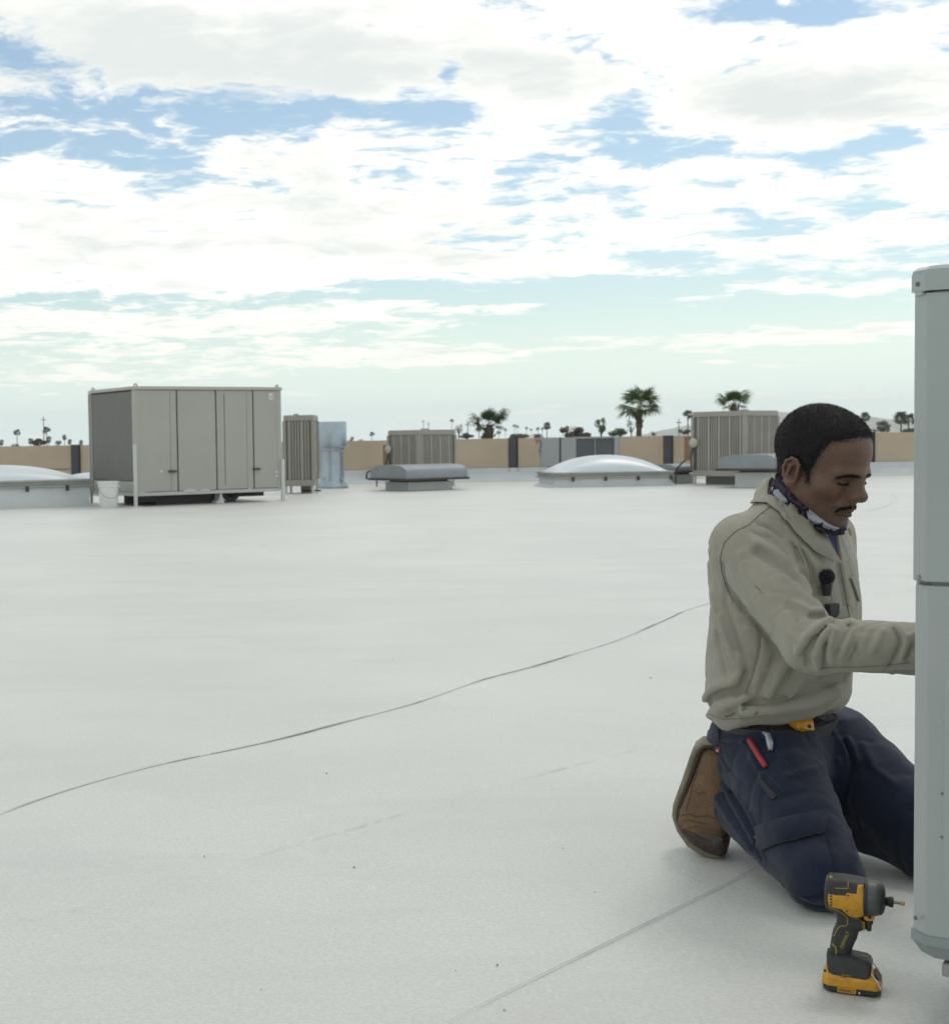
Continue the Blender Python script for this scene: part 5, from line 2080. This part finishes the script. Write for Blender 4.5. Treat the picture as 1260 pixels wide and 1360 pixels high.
# ---- things he carries
M_YEL = mat('tool_yellow', (.60, .29, .015), .42, var=.18, vscale=40, col2=(.46, .21, .012))
M_TBLK = mat('tool_black', (.028, .030, .031), .55, var=.3, vscale=50)
kn = empty('utility_knife', hit(1055, 962, sd_waist)[0])
tag(kn, 'yellow folding utility knife clipped at the worker’s belt', 'knife')
KO = kn.location.copy()
patch('handle', [(1032, 949), (1046, 950), (1058, 953), (1073, 959)], [(1042, 961), (1052, 968), (1061, 973), (1073, 972)], sd_waist, M_YEL, kn, KO, off=.016, th=.012, n=14, k=6)
p_, n_ = hit(1067, 967, sd_waist)
MB().lathe([(.004, -.001), (.004, .002)], 10, 'Y', p_ + n_ * .0165 - KO).build('pivot', M_TBLK, kn)
pc = empty('tool_pouch', hit(1075, 952, sd_waist)[0])
tag(pc, 'small black pouch hanging at the belt beside the yellow knife', 'pouch')
patch('pouch', [(1060, 946), (1075, 944), (1085, 950)], [(1066, 957), (1078, 962), (1084, 962)], sd_waist, M_TBLK, pc, pc.location, off=.024, th=.02, n=10, k=6)
patch('card', [(1085, 951), (1092, 947), (1098, 943)], [(1086, 956), (1093, 951), (1099, 947)], sd_waist, mat('white_card', (.55, .56, .58), .6), pc, pc.location, off=.02, th=.004, n=6, k=4)
pl = empty('pliers', hit(1008, 1005, sd_trouser)[0])
tag(pl, 'red-handled pliers sticking out of the navy trouser pocket', 'pliers')
PO = pl.location.copy()


MB().tube([p - PO for p in on_off([(995, 983), (998, 988), (1003, 996), (1009, 1006), (1015, 1016), (1018, 1021)], sd_trouser, .006)], [.0045, .0062, .0062, .0062, .006, .005], 10).build('handle', mat('red_grip', (.30, .025, .035), .45), pl, smooth=True)
MB().tube([p - PO for p in on_off([(1012, 974), (1019, 977), (1022, 988), (1023, 998)], sd_trouser, .004)], [.003, .007, .0075, .005], 10).build('jaw', mat('pale_steel', (.36, .38, .40), .35, metal=.5), pl, smooth=True)

# lapel microphone with furry windshield and its clip-on transmitter
mp_, mn_ = hit(1089, 767, sd_shirt)
mic = empty('microphone', mp_)
tag(mic, 'black furry clip-on microphone on the worker’s shirt front', 'microphone')
fz = MB()
ctr = mn_ * .016


def fur(u, v):
    a, b = u * 2 * math.pi, (v - .5) * math.pi
    r = .0140 * (1 + .12 * math.sin(9 * a) * math.cos(5 * b))
    return ctr + Vector((r * math.cos(a) * math.cos(b), r * math.sin(a) * math.cos(b), r * .95 * math.sin(b)))


fz.grid(fur, 28, 18)
fz.build('windshield', mat('black_fur', (.018, .018, .028), .95, bump=.6, bscale=600), mic, smooth=True)
n = 900
dr = rng.normal(size=(n, 3))
dr /= np.linalg.norm(dr, axis=1)[:, None]
strands('fur', (np.array(ctr)[None] + dr * .0130 + np.array(mp_)[None]).astype(f32), dr.astype(f32), .006, .0006, mat('grey_fur', (.05, .05, .065), .9), mic, mp_)
MB().add([], []).lathe([(.001, -.022), (.008, -.021), (.0105, -.006), (.011, .004), (.001, .006)], 16, 'Z', ctr + Vector((0, 0, -.018))).build('capsule', M_TBLK, mic, smooth=True, autos=40)
tp_, tn_ = hit(1099, 809, sd_shirt)
tr = empty('transmitter', tp_)
tag(tr, 'small black clip-on transmitter box below the furry microphone', 'transmitter')
ux = UP.cross(tn_).normalized()
poly = [(-.016, .012), (.013, .013), (.0155, .008), (.014, -.010), (.008, -.0165), (-.008, -.016), (-.015, -.008)]
vs = []
for o_ in (.004, .018):
    vs += [ux * x + UP * z + tn_ * o_ for x, z in poly]
nP = len(poly)
MB().add(vs, [tuple(range(nP)), tuple(reversed(range(nP, 2 * nP)))] + [(i, nP + i, nP + (i + 1) % nP, (i + 1) % nP) for i in range(nP)]).build('body', M_TBLK, tr, bevel=.002, seg=3)
MB().tube([ux * -.004 + UP * .013 + tn_ * .011, ux * -.006 + UP * .03 + tn_ * .014, ux * -.010 + UP * .048 + tn_ * .012], .0008, 5).build('lead', mat('clear_lead', (.2, .2, .19), .4), tr)

# ------------------------------------------------------------------ condenser unit
UA = math.radians(-35)
uc = P(1204.5, 1200, 2.06)
un = empty('condenser_unit', (uc.x, uc.y, 0), UA)
tag(un, 'tall pale grey-green metal condenser unit on legs beside the kneeling worker', 'air conditioner')
M_UNIT = mat('grey_green_enamel', (.300, .340, .332), .36, var=.06, vscale=3.0, bump=.03, bscale=300)
ub = M_UNIT.node_tree.nodes['Principled BSDF']
ub.inputs['Coat Weight'].default_value = 1.0
ub.inputs['Coat Roughness'].default_value = .12
ub.inputs['Coat IOR'].default_value = 1.6
M_UNIT2 = mat('grey_green_base', (.235, .275, .275), .45, var=.08, vscale=6)
M_SCREW = mat('screw_zinc', (.16, .17, .17), .45, metal=.6)
UW, UD = .95, .40


def plan(o, ch=.0215):
    x0, x1, y0, y1 = o, UW - o, o, UD - o
    return [(x0, y0 + ch * .9), (x0 + ch, y0), (x1 - ch, y0), (x1, y0 + ch), (x1, y1 - ch), (x1 - ch, y1), (x0 + ch, y1), (x0, y1 - ch)]


def slab(name, o, z0, z1, m, parent, bevel=.004, **k):
    return MB().prism(plan(o), z0, z1, 'XY').build(name, m, parent, bevel=bevel, **k)


ZS, ZC, ZTOP, ZBOT = .706, 1.136, 1.174, .176
low = slab('lower_casing', .0035, ZBOT, ZS - .0025, M_UNIT, un, .0025)
upc = slab('upper_casing', .0005, ZS + .0025, ZC - .002, M_UNIT, un, .0025)
slab('casing_joint', .008, ZS - .006, ZS + .006, M_SCREW, un, .001)
slab('casing_joint', .008, ZC - .006, ZC + .006, M_SCREW, un, .001)
# lid with a domed edge
lv = []
lf = []
prof = [(-.0030, ZC), (-.0030, ZTOP - .014), (-.001, ZTOP - .007), (.004, ZTOP - .002), (.012, ZTOP), (.06, ZTOP + .004)]
for o, z in prof:
    lv += [(x, y, z) for x, y in plan(o)]
nP = 8
for i in range(len(prof) - 1):
    for k_ in range(nP):
        lf.append((i * nP + k_, i * nP + (k_ + 1) % nP, (i + 1) * nP + (k_ + 1) % nP, (i + 1) * nP + k_))
lf.append(tuple((len(prof) - 1) * nP + k_ for k_ in range(nP)))
lf.append(tuple(reversed(range(nP))))
lid = MB().add(lv, lf).build('lid', M_UNIT, un)
# corner tabs and screws on the chamfer
cd = Vector((-.68, -.73, 0)).normalized()                 # outward of the chamfer (local)
ct = Vector((.73, -.68, 0))
cc = Vector((.0105, .0100, 0))


def chamfer_plate(name, z0, z1, w, off, m, parent, taper=.6):
    vs = []
    for o in (-.002, off):
        for s, z in ((-1, z1), (1, z1), (taper, z0), (-taper, z0)):
            p = cc + cd * o + ct * (s * w / 2)
            vs.append((p.x, p.y, z))
    return MB().add(vs, [(0, 1, 2, 3), (7, 6, 5, 4), (0, 4, 5, 1), (1, 5, 6, 2), (2, 6, 7, 3), (3, 7, 4, 0)]).build(name, m, parent, bevel=.001)


def screw(z, off, parent, r=.0042):
    p = cc + cd * off
    mb = MB()
    n = 12
    vs, fs = [], []
    for rr, o in ((r, 0), (r, .0016), (r * .6, .0024), (r * .25, .0012)):
        for k_ in range(n):
            a = 2 * math.pi * k_ / n
            q = p + cd * o + ct * (rr * math.cos(a)) + UP * (rr * math.sin(a))
            vs.append((q.x, q.y, z + q.z))
    for i in range(3):
        for k_ in range(n):
            fs.append((i * n + k_, i * n + (k_ + 1) % n, (i + 1) * n + (k_ + 1) % n, (i + 1) * n + k_))
    fs.append(tuple(3 * n + k_ for k_ in range(n)))
    mb.add(vs, fs).build('screw', M_SCREW, parent, smooth=True, autos=40)


chamfer_plate('corner_tab', ZC - .006, ZC + .008, .019, .0036, M_UNIT, lid, .8)
screw(ZC + .011, .0042, lid, .0036)
chamfer_plate('corner_clip', ZS - .002, ZS + .012, .006, .002, M_UNIT2, un, .9)
screw(.200, .001, un, .0035)
# pressed panel on the lower front
rr_ = .035
px0, px1, pz0, pz1 = .052, UW - .052, .212, .585


def rrect(o, r):
    pts = []
    for (cx_, cz_, a0) in ((px0 + o + r, pz0 + o + r, 180), (px1 - o - r, pz0 + o + r, 270), (px1 - o - r, pz1 - o - r, 0), (px0 + o + r, pz1 - o - r, 90)):
        for k_ in range(9):
            a = math.radians(a0 + k_ * 90 / 8)
            pts.append((cx_ + r * math.cos(a), cz_ + r * math.sin(a)))
    return pts


fv, ff = [], []
steps = [(-.004, .0033), (0, .0010), (.006, -.0045), (.012, -.0062)]
for o, y in steps:
    fv += [(x, y, z) for x, z in rrect(o, rr_ + .004)]
n_ = 36
for i in range(len(steps) - 1):
    for k_ in range(n_):
        ff.append((i * n_ + k_, i * n_ + (k_ + 1) % n_, (i + 1) * n_ + (k_ + 1) % n_, (i + 1) * n_ + k_))
ff.append(tuple((len(steps) - 1) * n_ + k_ for k_ in range(n_)))
pan = MB().add(fv, ff).build('pressed_panel', M_UNIT, un, smooth=True, autos=60)
for z in (.395, .33):
    MB().lathe([(.0022, .0005), (.0018, -.0005)], 8, 'Y', (.046, .003, z)).build('rivet', M_SCREW, un)
# fan guard on the upper front (out of the photo's frame)
for r_ in (.06, .10, .14, .18):
    MB().tube([(.56 + r_ * math.cos(a), -.012, .925 + r_ * math.sin(a)) for a in [2 * math.pi * k_ / 40 for k_ in range(41)]], .003, 6).build('guard_ring', M_UNIT2, un)
for k_ in range(8):
    a = k_ * math.pi / 4
    MB().tube([(.56, -.014, .925), (.56 + .19 * math.cos(a), -.006, .925 + .19 * math.sin(a))], .003, 6).build('guard_spoke', M_UNIT2, un)
# base tray
tv_, tf_ = [], []
for o, z in ((.001, ZBOT + .002), (.001, ZBOT - .012), (.004, ZBOT - .016), (.014, ZBOT - .034), (.03, ZBOT - .038)):
    tv_ += [(x, y, z) for x, y in plan(o)]
for i in range(4):
    for k_ in range(nP):
        tf_.append((i * nP + k_, i * nP + (k_ + 1) % nP, (i + 1) * nP + (k_ + 1) % nP, (i + 1) * nP + k_))
tf_.append(tuple(4 * nP + k_ for k_ in range(nP)))
tf_.append(tuple(reversed(range(nP))))
MB().add(tv_, tf_).build('base_tray', M_UNIT2, un)
M_BR = mat('bracket_grey', (.27, .265, .25), .6, var=.15, vscale=20)
for (x, y) in ((.075, .045), (UW - .075, .045), (.075, UD - .045), (UW - .075, UD - .045)):
    MB().box(x - .03, x + .03, y - .03, y + .03, ZBOT - .0605, ZBOT - .0405).build('bracket', M_BR, un, bevel=.003)
    MB().box(x - .018, x + .018, y - .018, y + .018, .006, ZBOT - .061).build('leg', mat('leg_white', (.50, .53, .53), .6, var=.12, vscale=14), un, bevel=.003)
    MB().box(x - .05, x + .05, y - .05, y + .05, 0, .006).build('foot_plate', M_BR, un)
M_SCR = mat('paint_scratch', (.42, .46, .45), .5)
for (x0, z0, x1, z1) in ((.030, .512, .044, .500), (.030, .300, .036, .284)):
    MB().tube([(x0, -.0002 + .0035, z0), ((x0 + x1) / 2, .0033, (z0 + z1) / 2 + .002), (x1, .0033, z1)] if z0 < ZS else [(x0, .0003, z0), (x1, .0003, z1)], .0006, 5).build('scratch', M_SCR, un)
# back coil guard and service box the worker has his hands on
bg_ = MB()
for k_ in range(44):
    z = .26 + k_ * .02
    bg_.box(.40, UW - .05, UD - .002, UD + .006, z, z + .006)
bo = bg_.build('coil_guard', M_UNIT2, un)
bo['kind'] = 'stuff'
sb = MB().box(.12, .37, UD - .003, UD + .10, .40, .68).build('service_box', M_UNIT, un, bevel=.006)
for z in (.46, .54):
    MB().lathe([(.012, 0), (.014, .004), (.014, .03), (.009, .034), (.009, .06)], 12, 'Y', (.20, UD + .10, z)).build('service_valve', mat('brass', (.45, .30, .10), .35, metal=.9), sb, smooth=True, autos=40)
MB().tube([(.30, UD + .05, .40), (.30, UD + .05, .1), (.30, UD + .1, .03), (.30, UD + .5, .03)], .016, 8).build('refrigerant_pipe', mat('pipe_foam', (.05, .05, .05), .9), un, smooth=True)

# ------------------------------------------------------------------ impact driver
DA = math.radians(-24)
dp = G(1131, 1313)
dr_ = empty('impact_driver', (dp.x, dp.y, 0), DA)
dr_.scale = (.9, .9, .9)
tag(dr_, 'yellow and black cordless impact driver standing on its battery', 'power tool')
M_DY = mat('driver_yellow', (.62, .315, .014), .40, var=.2, vscale=70, col2=(.44, .21, .014), bump=.08, bscale=300)
M_DB = mat('driver_black', (.030, .032, .034), .55, var=.35, vscale=60, bump=.12, bscale=400)
M_DG = mat('driver_gearcase', (.105, .112, .115), .45, metal=.35, var=.3, vscale=60)
M_DS = mat('driver_stripe', (.36, .26, .035), .5)


def mm(pts):
    return [((x - 390) / 5.91e3, (1268 - y) / 5.62e3) for x, y in pts]


hpoly = mm([(165, 930), (168, 860), (180, 760), (200, 660), (232, 590), (240, 530), (225, 470), (170, 415), (130, 385), (118, 300), (122, 180), (150, 95), (300, 88), (440, 98),
            (512, 112), (515, 440), (500, 470), (470, 500), (520, 520), (525, 600), (450, 640), (430, 720), (395, 800), (370, 880), (372, 930)])


def sd_driver(Q):
    x, y, z = Q[:, 0], Q[:, 1], Q[:, 2]
    d2 = poly2(x, z, hpoly) - .0015
    th = np.interp(z, [.05, .075, .11, .140, .152, .175, .205], [.0175, .0165, .0175, .020, .027, .031, .029]).astype(f32)
    d = smax(d2, np.abs(y) - th, .016)
    ax = np.sqrt(y ** 2 + (z - .1775) ** 2) - .0315
    cyl = smax(ax, np.maximum(-.0455 - x, x - .0205), .006)
    return smin(d, cyl, .006).astype(f32)


lo_, hi_ = (-.056, -.042, .045), (.034, .042, .222)
v, q = sdf_mesh(sd_driver, lo_, hi_, .0016, 2)
mesh_np('housing', v, q, M_DB, dr_)
ypoly = mm([(150, 232), (225, 238), (330, 232), (340, 202), (436, 204), (448, 112), (508, 116), (512, 300), (508, 448), (452, 470), (392, 466), (350, 452), (290, 388), (160, 372), (146, 300)])
v, q = sdf_mesh(lambda Q: smax(sd_driver(Q) - .0011, poly2(Q[:, 0], Q[:, 2], ypoly), .0012).astype(f32), lo_, hi_, .0014, 2)
shell = mesh_np('yellow_shell', v, q, M_DY, dr_)
rp = mm([(252, 268), (505, 255), (505, 345), (440, 380), (255, 368)])
v, q = sdf_mesh(lambda Q: smax(sd_driver(Q) - .0021, poly2(Q[:, 0], Q[:, 2], rp), .0012).astype(f32), lo_, hi_, .0014, 1)
mesh_np('name_plate', v, q, M_DY, dr_)


def side_y(x, z, off=0.0):
    ys = np.linspace(-.045, 0, 240, dtype=f32)
    vals = sd_driver(np.stack([np.full(240, x), ys, np.full(240, z)], 1).astype(f32)) - off
    k_ = np.nonzero(vals < 0)[0]
    return float(ys[k_[0]]) if len(k_) else 0.0


for (x, y) in ((180, 250), (180, 284), (180, 318), (178, 350)):
    a, c = mm([(x, y)])[0]
    MB().box(a - .0016, a + .0020, side_y(a, c) - .0020, 0, c - .0018, c + .0018).build('vent_slot', M_BLACK, shell, bevel=.0006)
for (x, y) in ((352, 224), (340, 398), (436, 376), (482, 338)):
    a, c = mm([(x, y)])[0]
    MB().lathe([(.0017, -.0008), (.0017, .004)], 10, 'Y', (a, side_y(a, c) - .0013, c)).build('screw_hole', M_BLACK, shell)
for pts in ([(150, 378), (240, 404), (300, 440), (345, 490), (345, 550), (330, 572), (270, 585), (238, 625), (215, 690), (196, 712)], [(352, 452), (400, 468), (450, 490), (498, 525), (505, 600)],
            [(222, 168), (350, 158), (352, 100)], [(190, 790), (225, 820), (232, 870), (228, 920)]):
    qq = resample(mm(pts), 26)
    MB().tube([(a, side_y(a, c) - .0002, c) for a, c in qq], .0008 if pts[0][0] != 190 else .0013, 6).build('stripe', M_DS, dr_)
MB().lathe([(.001, -.004), (.0045, -.0035), (.005, .003), (.001, .006)], 12, 'Z', (mm([(172, 95)])[0][0], -.012, .2065)).build('rear_bumper', M_DS, dr_, smooth=True)
# gear case, nose, chuck and bit
AX = (0, 0, .1755)
MB().lathe([(.001, .0195), (.0325, .0195), (.0330, .022), (.0325, .038), (.0305, .0455), (.0285, .0475), (.001, .0475)], 36, 'X', AX).build('gear_case', M_DG, dr_, smooth=True, autos=40)
MB().lathe([(.0338, .0200), (.0342, .0215), (.0342, .0250), (.0335, .0265)], 36, 'X', AX).build('gear_case_band', M_DB, dr_, smooth=True, autos=40)
MB().lathe([(.001, .0470), (.0295, .0470), (.0290, .0500), (.0240, .0540), (.0150, .0565), (.001, .0568)], 36, 'X', AX).build('nose_bumper', M_DB, dr_, smooth=True, autos=40)
AC = (0, 0, .1720)
MB().lathe([(.001, .0560), (.0070, .0560), (.0082, .0580), (.0082, .0615), (.0095, .0625), (.0098, .0690), (.0085, .0700), (.001, .0702)], 24, 'X', AC).build('chuck', mat('chuck_black', (.018, .018, .018), .35, metal=.5), dr_, smooth=True, autos=40)
MB().lathe([(.001, .0700), (.0032, .0700), (.0030, .0820), (.001, .0821)], 6, 'X', AC).build('bit', mat('bit_steel', (.20, .20, .20), .35, metal=.8), dr_)
MB().lathe([(.001, .0819), (.0040, .0819), (.0046, .0845), (.0046, .0880), (.0030, .0890), (.001, .0890)], 12, 'X', AC).build('bit_tip', mat('bit_gold', (.42, .28, .07), .4, metal=.5), dr_, smooth=True, autos=40)
# lamp and trigger
MB().prism(mm([(505, 448), (618, 448), (612, 500), (560, 512), (508, 505)]), -.013, .013).build('lamp_housing', M_DY, dr_, bevel=.003)
MB().lathe([(.0035, -.0005), (.0035, .003)], 10, 'Y', (mm([(568, 462)])[0][0], -.0137, mm([(568, 462)])[0][1])).build('screw_hole', M_BLACK, dr_)
MB().prism(mm([(528, 512), (598, 512), (604, 530), (586, 562), (584, 622), (560, 628), (528, 615)]), -.008, .008).build('trigger', M_BLACK, dr_, bevel=.003)
MB().prism(mm([(500, 515), (518, 515), (518, 622), (500, 615)]), -.0145, .0145).build('trigger_guard', M_DY, dr_, bevel=.002)
# foot
fp = mm([(135, 905), (365, 885), (540, 905), (575, 930), (592, 975), (570, 1085), (545, 1118), (200, 1095), (160, 1070), (140, 1000)])


def sd_foot(Q):
    d2 = poly2(Q[:, 0], Q[:, 2], fp) - .001
    return smax(d2, np.abs(Q[:, 1]) - np.interp(Q[:, 2], [.025, .035, .055, .068], [.034, .034, .029, .023]), .010).astype(f32)


v, q = sdf_mesh(sd_foot, (-.055, -.042, .018), (.045, .042, .076), .0016, 2)
mesh_np('foot', v, q, M_DB, dr_)
MB().box(.011, .027, -.0255, -.0240, .0545, .0650).build('label', mat('foot_label', (.17, .155, .085), .5), dr_).rotation_euler = (math.radians(-14), 0, 0)
MB().box(-.0195, -.0095, -.0345, -.0330, .0285, .0328).build('label', mat('bt_label', (.28, .17, .05), .5), dr_)


# battery
def bat_ring(o, z, fx=0.0, bx_=0.0):
    x0, x1, y0 = -.0505 + o + bx_, .0515 - o - fx, .036 - o
    c = .010
    return [(x0 + c, -y0, z), (x1 - c, -y0, z), (x1, -y0 + c, z), (x1, y0 - c, z), (x1 - c, y0, z), (x0 + c, y0, z), (x0, y0 - c, z), (x0, -y0 + c, z)]


def rings(lst):
    vs, fs = [], []
    for r_ in lst:
        vs += r_
    for i in range(len(lst) - 1):
        for k_ in range(8):
            fs.append((i * 8 + k_, i * 8 + (k_ + 1) % 8, (i + 1) * 8 + (k_ + 1) % 8, (i + 1) * 8 + k_))
    fs.append(tuple(reversed(range(8))))
    fs.append(tuple((len(lst) - 1) * 8 + k_ for k_ in range(8)))
    return MB().add(vs, fs)


bat = rings([bat_ring(.006, .0), bat_ring(.0015, .0035), bat_ring(.001, .0125), bat_ring(.0030, .0150)]).build('battery_base', M_TBLK, dr_, bevel=.0012)
rings([bat_ring(.0, .0130), bat_ring(-.0005, .0155), bat_ring(.0, .0270, .002), bat_ring(.003, .0330, .008), bat_ring(.006, .0420, .015, .0), bat_ring(.010, .0465, .020, -.002)]).build('battery_pack', M_DY, dr_, bevel=.0015)
MB().prism([(-.024, .0035), (.008, .0035), (.008, .0130), (-.024, .0130)], -.0365, -.0340).build('name_panel', M_DY, bat, bevel=.0006)
MB().box(.0125, .0150, -.0362, -.0345, .0050, .0085).build('white_mark', mat('white_mark', (.6, .6, .6), .5), bat)
MB().prism([(.037, .0300), (.0505, .0190), (.0505, .0250), (.040, .0400)], -.022, .022).build('release_button', M_BLACK, dr_, bevel=.002)
for s in (-1, 1):
    MB().tube([(.0340, s * .030, .0440), (.0450, s * .033, .0290), (.0500, s * .033, .0180)], .0011, 6).build('stripe', mat('white_mark', (.6, .6, .6), .5), dr_)
MB().lathe([(.0022, -.001), (.0022, .003)], 10, 'Y', (-.046, -.0315, .0385)).build('screw_hole', M_BLACK, dr_)


def lettering(text, size, m, parent, loc, rot, name='lettering', shear=0.0):
    cu = bpy.data.curves.new(name, 'FONT')
    cu.body = text
    cu.size = size
    cu.extrude = .0002
    cu.offset = size * .012
    cu.shear = shear
    cu.align_x = 'CENTER'
    cu.align_y = 'CENTER'
    t = bpy.data.objects.new(name + '_tmp', cu)
    COL.objects.link(t)
    dg = bpy.context.evaluated_depsgraph_get()
    me = bpy.data.meshes.new_from_object(t.evaluated_get(dg))
    bpy.data.objects.remove(t)
    o = bpy.data.objects.new(name, me)
    COL.objects.link(o)
    me.materials.clear()
    me.materials.append(m)
    o.parent = parent
    o.location = loc
    o.rotation_euler = rot
    return o


lettering('DEWALT', .0068, M_BLACK, dr_, (-.008, -.0368, .0082), (math.pi / 2, 0, 0))
a, c = mm([(318, 725)])[0]
lettering('DEWALT', .0085, M_DS, dr_, (a, side_y(a, c) - .0010, c), (math.pi / 2, math.radians(-70), 0))
lettering('20V MAX', .0042, M_DS, dr_, (-.008, -.0352, .0365), (math.pi / 2, 0, 0))
